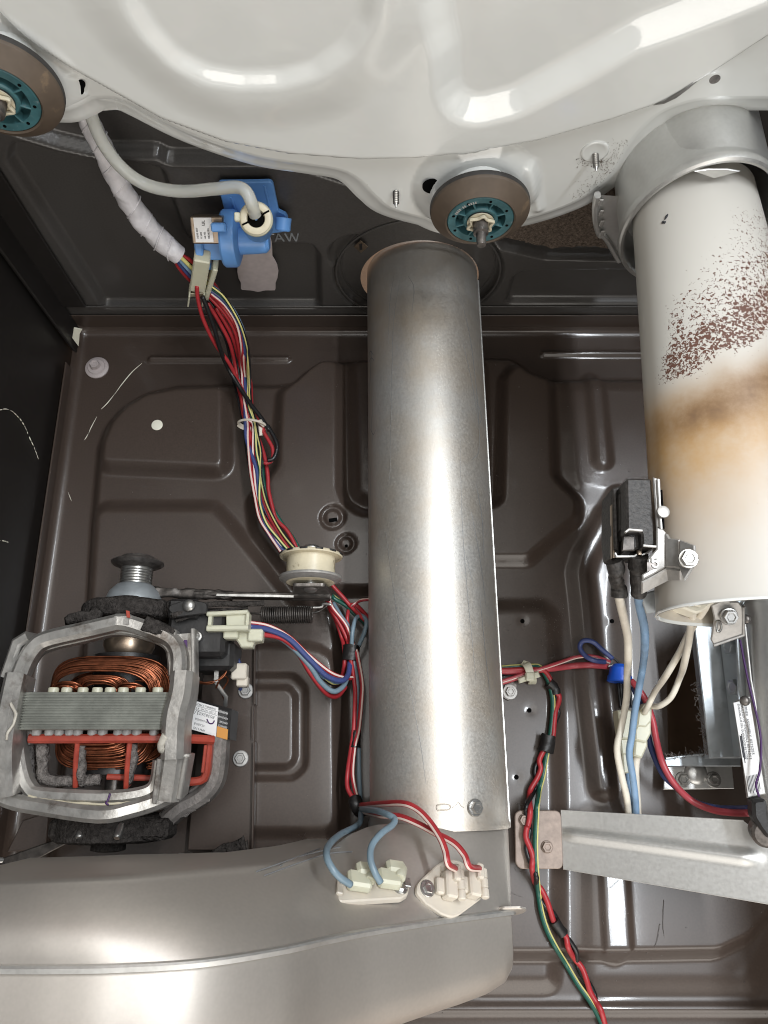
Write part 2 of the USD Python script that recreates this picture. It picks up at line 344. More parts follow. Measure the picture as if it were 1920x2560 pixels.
def jitter(m, amp, scale, seed=0):
    v = np.array(m.vertices); d = np.stack([meshkit.fbm(v * scale + 17 * k, 3, seed + k) - .5 for k in range(3)], -1)
    return trimesh.Trimesh(v + 2 * amp * d, m.faces, process=False)
def wire(parent, pts, r, m, stripe=None, ang=.5, per=8, wid=.7, label=None, name='wire'):
    P = curve(pts, per); p = obj(parent, name, tube(P, r, 9), m, True, label=label)
    if stripe: obj(p, 'stripe', band(P, r, ang, wid), stripe, True)
    return p
def hit(mesh, u, v, lift=0.):                        # first point of a mesh along a direction, with its normal
    o, d = np.array([0, 0, CH]), ray(u, v); T = mesh.triangles; e1, e2 = T[:, 1] - T[:, 0], T[:, 2] - T[:, 0]
    h = np.cross(d, e2); a = (e1 * h).sum(1); a = np.where(np.abs(a) < 1e-15, 1e-15, a); s_ = o - T[:, 0]; w = (s_ * h).sum(1) / a; q = np.cross(s_, e1); w2 = (q @ d) / a; t = (e2 * q).sum(1) / a
    k = (w >= -1e-6) & (w2 >= -1e-6) & (w + w2 <= 1 + 1e-6) & (t > 0); i = np.where(k)[0][np.argmin(t[k])]
    n = nrm(np.cross(e1[i], e2[i])); n = n if n @ d < 0 else -n
    return o + t[i] * d + n * lift, n
# ---------------------------------------------------------------- the setting: pan, walls, the ground under the cabinet
X0, X1, Y0, Y1 = -.306, .400, -.300, .423
DX, DR, DZ = .0375, .0505, .073                        # exhaust duct: centre, radius, height
fl = lambda uv: np.array([A(u, v, z=.015)[:2] for u, v in uv])
gx = np.linspace(X0, X1, 472); gy = np.linspace(Y0, Y1, 483); X, Y = np.meshgrid(gx, gy)
interior = fl([(205, 1700), (226, 1300), (243, 1103), (260, 1057), (301, 1010), (359, 976), (440, 958), (579, 955), (683, 958), (735, 952), (765, 925), (804, 900), (918, 898), (1210, 888), (1285, 889), (1325, 922), (1375, 943), (1600, 943), (2050, 945), (2110, 1400), (2160, 1800), (2010, 2150), (1930, 2290), (1880, 2350), (1799, 2388), (1585, 2392), (1250, 2392), (600, 2400), (110, 2380), (120, 2080)])
Z = .014 * inside(interior, X, Y, .013, .012)
P1 = fl([(252, 1172), (260, 1110), (280, 1062), (316, 1022), (368, 990), (447, 974), (568, 970), (570, 1186)])
P2 = fl([(238, 1290), (262, 1268), (540, 1268), (578, 1310), (735, 1505), (838, 1520), (850, 1600), (855, 2190), (130, 2190), (150, 1900), (222, 1530)])
P3 = fl([(700, 985), (740, 955), (772, 925), (800, 905), (850, 905), (853, 1225), (868, 1262), (905, 1285), (1000, 1285), (1000, 1480), (745, 1480), (635, 1335), (625, 1260), (690, 1170)])
P4 = fl([(880, 905), (1205, 905), (1212, 1240), (1190, 1258), (920, 1258), (886, 1240)])
P5 = fl([(1255, 950), (1290, 908), (1322, 935), (1378, 955), (1385, 1195), (1445, 1255), (1442, 1300), (1320, 1405), (1195, 1405), (1190, 1270), (1246, 1262)])
P6 = fl([(1180, 1515), (1360, 1515), (1386, 1545), (1396, 2000), (1396, 2480), (1180, 2480)])
P8 = fl([(1410, 960), (1900, 960), (2010, 1600), (2040, 2000), (1990, 2290), (1900, 2480), (1470, 2480), (1465, 2040), (1560, 2000), (1545, 1500), (1555, 1340), (1570, 1250), (1440, 1235), (1425, 1190)])
for P, h, w in ((P1, .011, .013), (P2, .010, .016), (P3, .010, .013), (P4, .010, .015), (P5, .010, .013), (P6, .0055, .018), (P8, .0032, .020)): Z += h * inside(P, X, Y, w, .009)
P2b = fl([(600, 1618), (790, 1618), (832, 1645), (846, 1690), (850, 2080), (600, 2080)]); Z += .005 * (inside(P2b, X, Y, .010, .012))
groove = fl([(560, 1692), (738, 1692), (768, 1722), (768, 1920), (738, 1946), (560, 1946)]); inn = fl([(560, 1722), (725, 1722), (742, 1738), (742, 1900), (725, 1918), (560, 1918)])
Z -= .005 * (inside(groove, X, Y, .006, .008) - inside(inn, X, Y, .006, .006))
Z += .0045 * rib(fl([(1545, 1250), (1515, 1300), (1463, 1393), (1452, 1433), (1463, 1531), (1478, 1705), (1500, 1879), (1509, 1965)]), .0085, X, Y, .013)
Z += .0042 * rib(fl([(1484, 940), (1504, 1155)]), .0075, X, Y, .009)
Z += .004 * rib(fl([(368, 879), (715, 879)]), .0022, X, Y, .005) + .004 * rib(fl([(1366, 866), (1700, 866)]), .0022, X, Y, .005)
Z += .0022 * rib(fl([(1533, 2180), (1544, 2378)]), .0105, X, Y, .005)
for (u, v, r, d) in ((833, 1300, .0108, .0030), (866, 1365, .0085, .0030)):
    c = fl([(u, v)])[0]; R = np.hypot(X - c[0], Y - c[1]); Z -= d * np.clip((r - R) / .0025 + .5, 0, 1) * np.clip((R - r * .66) / .0025 + .5, 0, 1)
for (u, v, r) in ((1306, 1553, .004), (1530, 1553, .004), (1323, 1776, .004), (1291, 1943, .004), (1840, 2450, .010), (1860, 2440, .006)):
    c = fl([(u, v)])[0]; R = np.hypot(X - c[0], Y - c[1]); Z -= .0004 * np.exp(-(R / r) ** 2)
Z += .0035 * np.exp(-((Y - A(300, 2520, z=0)[1]) / .004) ** 2) * (X > 0)
d = np.clip(.010 - (X - X0), 0, .010); Z += .010 - np.sqrt(np.maximum(.010 ** 2 - d ** 2, 0))
d = np.clip(.008 - (Y1 - Y), 0, .008); Z += .008 - np.sqrt(np.maximum(.008 ** 2 - d ** 2, 0))
Z += .0010 * (meshkit.fbm(np.stack([X * 9, Y * 9, X * 0], -1), 2, 5) - .5)
intake = fl([(1664, 1650), (1790, 1650), (1800, 1885), (1668, 1885)])
from scipy.interpolate import RegularGridInterpolator
_fz = RegularGridInterpolator((gy, gx), Z, bounds_error=False, fill_value=0.)
FZ = lambda x, y: float(_fz((y, x)))
def FA(u, v, lift=0.):                                 # the point of the pan seen along (u, v), raised by lift
    z = .015
    for _ in range(8):
        p = A(u, v, z=z); z = FZ(p[0], p[1]) + lift
    return A(u, v, z=z)
floor = thing('floor', None, None, kind='structure')
obj(floor, 'base_pan', sheet(X, Y, Z, lambda x, y, h: np.c_[x, y, h], -sdf(rounded(intake, .003), X, Y), gx[1] - gx[0]), 'brown_paint', True)
obj(floor, 'rear_lip', [bar([(X0, Y1 + .0004, .014), (X1, Y1 + .0004, .014)], .0014, .026)], 'brown_paint')
obj(floor, 'side_lip', [bar([(X0 + .0004, -.30, .0145), (X0 + .0004, .375, .0145)], .0016, .013)], 'brown_paint')
def disc_hole(u, v, r, name='screw_hole', m='void_black', par=None, **k):
    p = FA(u, v); return obj(par or floor, name, lathe([(r, -.001), (r, .0004), (r * .9, .0005)], 20, FR(p, (0, 0, 1.))), m, **k)
for u, v in ((1306, 1553), (1530, 1553), (1323, 1776), (1291, 1943)): disc_hole(u, v, .0019)
disc_hole(866, 1365, .0014)
p = FA(833, 1300); obj(floor, 'slot', rbox(.0074, .0036, .0008, .0002, FR(p, (0, 0, 1.), (1, .12, 0))), 'void_black')
obj(floor, 'plug', lathe([(.0052, -.001), (.0052, .0006), (.0045, .0011), (.0001, .0013)], 28, FR(FA(393, 1063), (0, 0, 1.))), 'leak_light_cream', label='round pale disc painted as a lit hole in the pan')  # solid disc painted pale for lit ground seen through a hole
p = FA(243, 920); bolt = obj(floor, 'bolt', [lathe([(.0115, 0), (.0115, .0012), (.0100, .0021), (.0088, .0024), (.0080, .0036), (.0062, .0040)], 36, FR(p, (0, 0, 1.))), hexbolt(p + [0, 0, .0032], (0, 0, 1.), .0048, .006, 1.05)], 'grey_disc', label='grey hex bolt with a wide washer flange')
for seg in ([(355, 908), (330, 930), (305, 960), (287, 985)], [(286, 986), (268, 1008), (253, 1023)], [(242, 1042), (228, 1068), (222, 1082)], [(221, 1084), (215, 1094), (211, 1100)], [(170, 1230), (175, 1243), (179, 1253)]):
    w = .0005 if seg[0][0] > 250 else .0004 if seg[0][0] > 180 else .0003
    P = curve([FA(u, v, .0002) for u, v in seg], 6); T, _, _ = frames(P); S = np.cross(T, [0, 0, 1.]); prof = w * np.sin(np.linspace(.25, np.pi - .25, len(P)))[:, None]
    obj(floor, 'slit_light', strip(np.stack([P - S * prof, P - S * prof * .4 + [0, 0, .0003], P + S * prof * .4 + [0, 0, .0003], P + S * prof], 1), False, False, False), 'leak_light_cream')  # pale strips paint the light leaking through the knock-out slits
for u, v, big in ((1275, 1730, 1), (615, 1727, 0), (602, 1896, 0)):
    obj(floor, 'screw', hexbolt(FA(u, v, .001 if big else .008), (0, 0, 1.), .0042, .0045, 1.5), 'dull_zinc')
p = FA(1268, 1722); obj(floor, 'ring_terminal', [prism([FA(1252, 1740, .0012), FA(1262, 1712, .0012), FA(1285, 1703, .0012), FA(1292, 1712, .0012), FA(1292, 1740, .0012), FA(1270, 1752, .0012)], .0008)], 'dark_steel')
# the back wall
YB = .425
bw = lambda uv: np.array([A(u, v, y=YB)[[0, 2]] for u, v in uv])
wx = np.linspace(-.312, .405, 478); wz = np.linspace(.016, .60, 390); X, Zg = np.meshgrid(wx, wz)
W1 = bw([(22, 405), (228, 720), (258, 770), (800, 770), (796, 640), (777, 614), (500, 614), (463, 596), (403, 424), (320, 408), (250, 408), (145, 388), (58, 362), (30, 366)])
Wup = bw([(-300, -400), (2300, -400), (2300, 650), (1700, 650), (1539, 650), (1365, 645), (1261, 621), (1180, 590), (1000, 500), (760, 422), (640, 410), (417, 408), (393, 392), (250, 392), (145, 368), (58, 342), (-150, 260)])
W3 = bw([(1265, 758), (1285, 695), (1305, 680), (1800, 676), (1800, 758)])
W0 = bw([(1180, 800), (1800, 800), (1800, 812), (1180, 812)])
H = .009 * inside(W1, X, Zg, .007, .006) + .012 * inside(Wup, X, Zg, .006, .008) + .007 * inside(W3, X, Zg, .006, .006)
cw = bw([(1045, 690)])[0]; R = np.hypot(X - cw[0], Zg - cw[1]); R2 = np.hypot(X - bw([(900, 640)])[0][0], Zg - bw([(900, 640)])[0][1])
H += .010 * np.clip(.5 - np.minimum(R - .0745, R2 - .026) / .005, 0, 1)
H += .0010 * (meshkit.fbm(np.stack([X * 7, Zg * 7, X * 0 + 3], -1), 2, 8) - .5)
hole = np.array(Point(.0328, DZ - .003).buffer(.0545, quad_segs=16).exterior.coords)[:-1]
wall = thing('wall_back', None, None, kind='structure')
obj(wall, 'panel', sheet(X, Zg, H, lambda x, z, h: np.c_[x, YB + h, z], -sdf(hole, X, Zg), wx[1] - wx[0]), 'charcoal_paint', True)
obj(wall, 'seam', bar([(-.300, YB - .0012, .0405), (.40, YB - .0012, .0405)], .0012, .0022), 'charcoal_paint')
for k, (s, u, v) in enumerate((('A', 686, 602), ('W', 713, 602))):
    M = FR(A(u, v, y=YB - .0001), (0, -1., 0), (1., 0, 0)); obj(wall, 'pressed_letter', text(s, .0095, M, .0006), 'zinc_blue', False)
obj(wall, 'pressed_mark', rbox(.004, .0008, .0012, .0003, FR(A(680, 585, y=YB), (0, -1., 0))), 'zinc_blue')
c = A(902, 616, y=YB + .004); s = PX(902, 616, .1)
obj(wall, 'diamond_hole', prism([c + [-.0062, 0, 0], c + [0, 0, -.0085], c + [.0062, 0, 0], c + [0, 0, .0085]], .0006, .0002, (0, -1., 0)), 'brass_zinc')
obj(wall, 'diamond_mark', prism([c + [-.0012, -.0008, .004], c + [-.0012, -.0008, -.004], c + [.0012, -.0008, -.003], c + [.0012, -.0008, .005]], .0003, .0001, (0, -1., 0)), 'black_plastic')
q = [(608, 610), (607, 634), (600, 645), (594, 662), (593, 678), (596, 693), (602, 705), (602, 720), (606, 723), (626, 724), (645, 728), (664, 724), (687, 724), (689, 720), (689, 706), (694, 692), (696, 676), (693, 660), (687, 648), (681, 638), (680, 606), (676, 590), (640, 585)]
obj(wall, 'cover_disc', prism([A(u, v, y=YB - .0003) for u, v in q], .0010, .0003, (0, -1., 0)), 'grey_disc', label='grey keyhole shaped cover disc')
lx = np.linspace(-.10, .40, 251); lz = np.linspace(.10, .40, 151); LX, LZ = np.meshgrid(lx, lz)
lp = bw([(1000, 490), (1200, 575), (1262, 606), (1365, 630), (1539, 636), (1760, 640), (1760, 300), (1000, 300)])
obj(wall, 'lint', sheet(LX, LZ, .0105 - .004 * meshkit.fbm(np.stack([LX * 160, LZ * 160, LX * 0], -1), 4, 3), lambda x, z, h: np.c_[x, YB + h - .002, z], sdf(rounded(lp, .01), LX, LZ) + .008 * (meshkit.fbm(np.stack([LX * 60, LZ * 60, LX * 0 + 9], -1), 3, 4) - .5), lx[1] - lx[0]), 'lint_brown', True, kind='stuff')
# side walls
def knock(u, v): return A(u, v, x=X0 - .004)
wl = thing('wall_left', None, None, kind='structure')
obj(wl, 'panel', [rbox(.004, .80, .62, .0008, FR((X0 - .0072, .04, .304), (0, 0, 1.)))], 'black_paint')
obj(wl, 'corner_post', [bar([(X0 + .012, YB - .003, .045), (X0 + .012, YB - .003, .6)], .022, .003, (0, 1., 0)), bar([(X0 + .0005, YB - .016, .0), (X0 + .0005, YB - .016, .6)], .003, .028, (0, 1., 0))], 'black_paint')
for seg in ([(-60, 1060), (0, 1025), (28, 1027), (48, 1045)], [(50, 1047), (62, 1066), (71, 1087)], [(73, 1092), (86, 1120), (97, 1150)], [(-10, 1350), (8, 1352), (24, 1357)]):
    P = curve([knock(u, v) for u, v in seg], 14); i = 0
    while i < len(P) - 3:                             # light through the knock-out slits, painted as pale dashes
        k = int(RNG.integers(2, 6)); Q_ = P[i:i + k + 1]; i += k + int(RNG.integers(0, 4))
        if len(Q_) > 2: obj(wl, 'slit_light', tube(Q_, RNG.uniform(.00018, .0006) * np.sin(np.linspace(.5, 2.6, len(Q_))), 5), 'leak_light_cream', True)
obj(wl, 'corner_gap_light', prism([A(184, 820, y=.405), A(207, 821, y=.405), A(202, 831, y=.405), A(193, 870, z=.012), A(184, 840, y=.405)], .001, .0002), 'leak_light_cream')  # pale piece painted for the bright corner and the light streak below
wr = thing('wall_right', None, None, kind='structure')
obj(wr, 'panel', [rbox(.004, .80, .62, .0008, FR((X1 + .004, .04, .304), (0, 0, 1.)))], 'black_paint')
gr = thing('ground', None, None, kind='structure')
obj(gr, 'slab', rbox(8, 8, .05, .001, FR((0, 0, -.075), (0, 0, 1.))), 'concrete')
bk = thing('room_wall', None, None, kind='structure')
obj(bk, 'slab', rbox(6, .05, 2.2, .001, FR((0, 1.0, 1.04), (0, 0, 1.))), 'cabinet_tan')

dust = []
for k in range(420):
    x, y = RNG.uniform(-.28, .30), RNG.uniform(-.24, .40); r = RNG.uniform(.00015, .00045); dust.append(rbox(r * 2, r * 2, r, r * .3, FR((x, y, FZ(x, y) + r * .3), RNG.normal(size=3))))
for k in range(160):
    u, v = RNG.normal(1365, 40), RNG.normal(1560, 45); p = FA(u, v); r = RNG.uniform(.00015, .0004); dust.append(rbox(r * 2, r * 2, r, r * .3, FR(p + [0, 0, r * .3], RNG.normal(size=3))))
for k in range(26):
    u, v = RNG.uniform(250, 1850), RNG.uniform(900, 2500); a = RNG.uniform(0, 6.28); L = RNG.uniform(8, 30); c = RNG.normal(0, 6)
    dust.append(tube(curve([FA(u, v, .0004), FA(u + L * math.cos(a) + c, v + L * math.sin(a) - c, .0009), FA(u + 2 * L * math.cos(a), v + 2 * L * math.sin(a), .0004)], 4), .00009, 4))
obj(floor, 'lint', dust, 'lint_grey', False, kind='stuff')
obj(wall, 'hole_rim', [tube([(cw[0] + .0735 * math.cos(t), YB + .0012, cw[1] + .0735 * math.sin(t)) for t in np.linspace(0, 2 * np.pi, 73)], .0011, 6), tube([(cw[0] + .069 * math.cos(t), YB + .0098, cw[1] + .069 * math.sin(t)) for t in np.linspace(0, 2 * np.pi, 73)], .0008, 6)], 'charcoal_paint', True)
# ---------------------------------------------------------------- white rear bulkhead with the drum seat
YK = .385
bk_ = lambda uv: np.array([A(u, v, y=YK)[[0, 2]] for u, v in uv])
kx = np.linspace(-.345, .425, 481); kz = np.linspace(.13, .62, 307); X, Zg = np.meshgrid(kx, kz)
low = [(-150, 215), (60, 240), (150, 245), (255, 238), (300, 243), (350, 265), (480, 330), (640, 385), (760, 405), (850, 420), (900, 445), (945, 490), (985, 520), (1080, 546), (1150, 556), (1240, 556), (1330, 540), (1440, 500), (1520, 440), (1556, 375), (1600, 318), (1660, 272), (1760, 243), (1920, 240), (2200, 240)]
P = bk_(low); edge = curve(np.c_[P[:, 0], np.zeros(len(P)), P[:, 1]], 6)
outline = np.vstack([edge[:, [0, 2]], [[.42, P[-1, 1]], [.42, .615], [-.34, .615], [-.34, P[0, 1]]]])
keep = sdf(outline, X, Zg)
def circ(u, v, r, sz=1.): c = bk_([(u, v)])[0]; return np.hypot(X - c[0], (Zg - c[1]) * sz) - r
def slot(u0, v0, u1, v1, r0, r1): return np.minimum(circ(u0, v0, r0), circ(u1, v1, r1))
bs_ = lambda uv: np.array([A(u, v, y=YK - .008)[[0, 2]] for u, v in uv])
seat = bs_([(-300, -200), (-100, -40), (0, 40), (60, 90), (200, 190), (400, 300), (560, 358), (720, 388), (900, 402), (1020, 400), (1160, 388), (1340, 357), (1530, 302), (1660, 258), (1790, 180), (1920, 95), (2200, -100), (2400, -600), (-400, -600)])
E1 = bs_([(280, -250), (330, 0), (375, 70), (440, 140), (520, 180), (600, 193), (700, 190), (790, 165), (870, 110), (915, 40), (930, -40), (930, -250)])
E0 = bs_([(180, -250), (230, 0), (300, 90), (390, 180), (480, 243), (580, 280), (700, 285), (830, 250), (940, 170), (1010, 60), (1030, -60), (1030, -250)])
E2 = bs_([(1085, -300), (1088, 0), (1100, 80), (1115, 140), (1120, 235), (1145, 276), (1190, 290), (1290, 265), (1450, 180), (1600, 95), (1750, 40), (1900, -20), (2000, -60), (2000, -300)])
H = .009 * inside(seat, X, Zg, .006, .0) - .004 * inside(E1, X, Zg, .013, .008) + .0035 * inside(E0, X, Zg, .030, .01) - .009 * inside(E2, X, Zg, .020, .014)
for u, v in ((1190, 470), (20, 170)):
    c = bk_([(u, v)])[0]; R = np.hypot(X - c[0], Zg - c[1]); H += .008 * np.clip((.044 - R) / .012, 0, 1) ** .8 * (1 - inside(seat, X, Zg, .02, 0))
H += .004 * rib(bk_([(1325, 410), (1345, 520)]), .002, X, Zg, .010)
H += .0016 * (meshkit.fbm(np.stack([X * 11, Zg * 11, X * 0 + 5], -1), 3, 2) - .5)
bulk = thing('rear_bulkhead', 'large white enamelled bulkhead with embossed drum seat across the top', 'bulkhead', (0, YK, .3))
BM = sheet(X, Zg, H, lambda x, z, h: np.c_[x, YK - h, z], keep, kx[1] - kx[0]); obj(bulk, 'panel', BM, 'white_enamel', True)
e2 = edge[:, [0, 2]]; T = np.gradient(e2, axis=0); T /= np.linalg.norm(T, axis=1, keepdims=True); Nn = np.c_[T[:, 1], -T[:, 0]]
hh = RegularGridInterpolator((kz, kx), H, bounds_error=False, fill_value=0.)(np.c_[e2[:, 1], e2[:, 0]])
rows = []
for o, dy in ((-.0004, 0), (.002, .0004), (.0042, .0016), (.008, .0034), (.0125, .0050), (.0168, .0062), (.0168, .0072), (.012, .0062)):
    q = e2 + Nn * o; rows.append(np.c_[q[:, 0], YK - hh + dy, q[:, 1]])
obj(bulk, 'flange', strip(np.stack(rows, 1), False, False, False), 'white_enamel', True)
for nm, r, pts in (('keyhole', 0, [(193, 203), (199, 199), (206, 200), (212, 205), (214, 213), (211, 220), (210, 230), (206, 235), (201, 234), (198, 226), (194, 214)]), ('hole', .0066, (1080, 466)), ('hole', .0031, (1787, 198))):
    if r: p, nb_ = hit(BM, *pts); obj(bulk, nm, lathe([(r, -.0006), (r, .0002), (r * .98, .00025)], 32, FR(p, (0, -1., 0))), 'void_black' if r > .005 else 'dark_steel')
    else: p, nb_ = hit(BM, 204, 216); obj(bulk, nm, prism(curve([A(u, v, y=p[1]) for u, v in pts], 3, True), .0004, .0001, (0, -1., 0)), 'void_black')
for u, v in ((990, 478), (1488, 385)):
    p = A(u, v, y=YK); obj(bulk, 'screw', [spike(p, (0, -1., -.1), .0021, .013)], 'steel')
p = A(1487, 378, y=YK); obj(bulk, 'dimple', lathe([(.009, -.001), (.009, .0005), (.0078, .0013), (.0066, .0006), (.0001, .0004)], 30, FR(p, (0, -1., 0))), 'white_enamel', True)
p = A(1492, 398, y=YK); obj(bulk, 'lint', [prism([p + [r * math.cos(a), -.0004, r * .7 * math.sin(a) - .002] for a, r in ((t, .007 + .003 * RNG.random()) for t in np.linspace(0, 2 * np.pi, 22)[:-1])], .0005, .0002, (0, -1., 0))] if 0 else [rbox(s, s, s * .6, .0001, FR(p + [RNG.normal(0, .0055), -.0003, RNG.normal(-.002, .0028)], RNG.normal(size=3))) for s in RNG.uniform(.0002, .0006, 230)], 'lint_brown', False, kind='stuff')
sp = []                                                # brown lint along the rim beside the roller and collar
for k in range(260):
    tt = RNG.uniform(len(e2) * .70, len(e2) * .80); t = int(tt); q = e2[t] + (e2[t + 1] - e2[t]) * (tt - t) - Nn[t] * abs(RNG.normal(0, .0055)) + RNG.normal(0, .0012, 2); hq = hh[t]
    s = RNG.uniform(.0002, .0005); sp.append(rbox(s, s, s * .6, .0001, FR((q[0], YK - hq - .0002, q[1]), RNG.normal(size=3))))
obj(bulk, 'lint', sp, 'lint_brown', False, kind='stuff')

gp = [hit(BM, u, v)[0] + [0, -.0005, 0] for u, v in ((1632, 262), (1668, 244), (1700, 226), (1732, 205), (1744, 202), (1722, 220), (1690, 244), (1660, 258))]
obj(bulk, 'gap', strip(np.array([[gp[0], gp[0]], [gp[1], gp[7]], [gp[2], gp[6]], [gp[3], gp[5]], [gp[4], gp[4]]]), False, False, False), 'dark_steel', True)

# ---------------------------------------------------------------- the two drum support rollers
YR = .350; RR = .0334
def roller(loc, label):
    t = thing('support_roller', label, 'roller', loc, group='rollers on the white bulkhead')
    M = FR(loc, (0, -1., 0)); d = lambda p, n=64, **k: lathe(p, n, M, **k)
    ty = obj(t, 'tyre', d([(RR * .66, -.0135), (RR * .95, -.0135), (RR, -.0125), (RR, -.0088), (RR * .985, -.0072), (RR * .95, -.0062), (RR * .70, .0000), (RR * .67, -.0008), (RR * .66, -.006)], caps=False), 'rubber', 25)
    obj(ty, 'tread', d([(RR * 1.001, -.0124), (RR * 1.005, -.0120), (RR * 1.005, -.0098), (RR * 1.001, -.0090)], caps=False), 'rubber_black', 25)
    hub = obj(t, 'hub', [d([(RR * .66, -.0100), (RR * .66, -.0010), (RR * .645, -.0004), (RR * .50, -.0008), (RR * .49, -.0030), (RR * .48, -.011)], caps=False), d([(RR * .50, -.0100), (RR * .34, -.0100)], caps=False),
        d([(RR * .36, -.0110), (RR * .35, -.0012), (RR * .325, -.0003), (RR * .27, -.0006), (RR * .26, -.010)], caps=False)], 'teal_plastic', 25)
    for k in range(8):
        a = k * math.pi / 4 + .39; e = np.array([math.cos(a), 0, math.sin(a)])
        obj(hub, 'spoke', obox(loc + e * RR * .33 + [0, .0036, 0], loc + e * RR * .51 + [0, .0036, 0], .0011, .006, .0003, (0, 1., 0)), 'teal_plastic')
        e2_ = np.array([math.cos(a + .15), 0, math.sin(a + .15)]); obj(hub, 'vent_hole', lathe([(.0010, 0), (.0010, .0003)], 12, FR(loc + e2_ * RR * .565 + [0, .0007, 0], (0, -1., 0))), 'void_black')
    M2 = FR(loc, (0, -1., 0), (1., 0, 0))
    if loc[0] > 0: obj(hub, 'moulded_mark', [at(rbox(.0009, .0019, .0004, .0001), FR(loc + np.array([math.cos(b), 0, math.sin(b)]) * RR * .545 + [0, .0005, 0], (0, -1., 0), (math.sin(b), 0, -math.cos(b)))) for ch, b in zip('111101101111', np.linspace(2.75, 1.85, 12)) if ch == '1'], 'grey_plastic', False)
    obj(t, 'axle', d([(RR * .255, -.034), (RR * .255, .0004), (RR * .16, .0006), (RR * .15, .0050), (RR * .155, .0055), (RR * .150, .0095), (RR * .10, .0100), (RR * .095, .0165), (RR * .085, .019), (RR * .02, .0192)], 32), 'dark_steel', 30)
    pts = []
    for k, q in enumerate(np.linspace(0, 2 * np.pi, 13)[:-1]): pts.append((RR * (.27 if k % 2 == 0 else .195) * math.cos(q + .4), RR * (.25 if k % 2 == 0 else .19) * math.sin(q + .4)))
    pp = curve([(x, y, .0028) for x, y in pts], 5, True); P3 = (M @ np.c_[pp, np.ones(len(pp))].T).T[:, :3]
    obj(t, 'retaining_clip', [bar(P3, .0015, .0022, (0, -1., 0), closed=True), d([(RR * .27, .0004), (RR * .27, .0012), (RR * .16, .0012)], 32)], 'cream_plastic', 30)
    obj(t, 'spacer', d([(RR * .75, -.040), (RR * .62, -.028), (RR * .55, -.015)], 32), 'white_enamel', 30)
    return t
roller(A(1201, 554, y=YR), 'brown rubber roller with teal hub in front of the end of the galvanised duct')
roller(A(-6, 252, y=YR), 'brown rubber roller cut off by the left edge near the keyhole slot')

# ---------------------------------------------------------------- heater collar behind the burner tube
hc = np.array([.207, 0, .2550])
col = thing('heater_collar', 'wide brushed metal collar ring around the rear end of the cream burner tube', 'duct collar', (hc[0], .40, hc[2]))
Mc = FR((hc[0], 0, hc[2]), (0, -1., 0)); D = lambda p, n=96: at(lathe([(r, -y) for r, y in p], n, None, caps=False), Mc @ np.diag([1, 1.28, 1, 1]))
def oval(rows, n=96):
    t = np.linspace(0, 2 * np.pi, n, endpoint=False)
    return strip(np.array([np.stack([hc[0] + a * np.cos(t), np.full(n, y), hc[2] + b * np.sin(t)], -1) for y, a, b in rows]), True, False, False)
obj(col, 'shell', oval([(.425, .0465, .0515), (.385, .0475, .0530), (.366, .0475, .0545), (.358, .0470, .0560), (.353, .0474, .0590), (.350, .0482, .0612)]), 'galvanised', 25)
obj(col, 'rolled_lip', oval([(.350, .0482, .0612), (.3470, .0489, .0627), (.344, .0483, .0622), (.3428, .0470, .0607), (.3432, .0454, .0587), (.3460, .0441, .0572), (.355, .0438, .0565), (.425, .0430, .056)]), 'galvanised', 25)
obj(col, 'backing', D([(.0446, .412), (.01, .412)]), 'void_black')
fe = W([(1500, 486, .0, .376)]) if 0 else None
cp_ = [A(u, v, y=.374) for u, v in ((1494, 487), (1488, 520), (1490, 556), (1499, 584), (1514, 592), (1548, 650))]
obj(col, 'flange_plate', strip(np.array([[p, p + [.012, -.001, 0], p + [.026, -.001, .004]] for p in curve(cp_, 4)]), False, False, False), 'galvanised', True)
obj(col, 'crimped_edge', bar(curve(cp_, 4), .0042, .0055, (0, -1., 0)), 'galvanised', 30)
for k in range(4): p = cp_[0] + (cp_[3] - cp_[0]) * (.1 + .27 * k) + [.0018, -.0028, 0]; obj(col, 'crimp', rbox(.0030, .0012, .0060, .0005, FR(p, (0, 0, 1.))), 'dull_zinc')
c0 = A(1790, 428, y=.3422); obj(col, 'pressed_point', prism([c0 + [-.014, -.0004, .001], c0 + [0, -.0004, -.0040], c0 + [.014, -.0004, .001], c0 + [.006, -.0004, .0025], c0 + [-.006, -.0004, .0025]], .001, .0004, (0, -1., .2)), 'galvanised')

# ---------------------------------------------------------------- exhaust duct
dy0, dy1 = -.036, .4375
def dx(y): return .0402 + (.0350 - .0402) * (y - dy0) / (dy1 - dy0)
duct = thing('exhaust_duct', 'long round galvanised exhaust duct running from the blower to the back wall', 'duct', (.038, .2, DZ - DR))
n = 120; ang = np.linspace(0, 2 * np.pi, n, endpoint=False); ys = np.r_[dy0, dy0 + .003, np.linspace(dy0 + .006, dy1 - .012, 70), dy1 - .008, dy1]
def duct_r(a, y): return DR + .0011 * (y < dy0 + .004) + .0006 * (meshkit.noise(np.stack([np.cos(a) * 2, np.sin(a) * 2, a * 0 + y * 9], -1), 4) - .5)
rings = [np.stack([dx(y) + duct_r(ang, y) * np.cos(ang), np.full(n, y), DZ + duct_r(ang, y) * np.sin(ang)], -1) for y in ys]
inner = [np.stack([dx(y) + (DR - .0011) * np.cos(ang), np.full(n, y), DZ + (DR - .0011) * np.sin(ang)], -1) for y in ys[::-1]]
obj(duct, 'pipe', strip(rings + inner, True, False, False), 'duct_metal', 40)
sa = math.radians(8)
obj(duct, 'seam', [bar([(dx(y) + (DR + .0004) * math.cos(sa), y, DZ + (DR + .0004) * math.sin(sa)) for y in np.linspace(dy0, dy1 - .012, 12)], .0016, .0016)], 'galvanised')
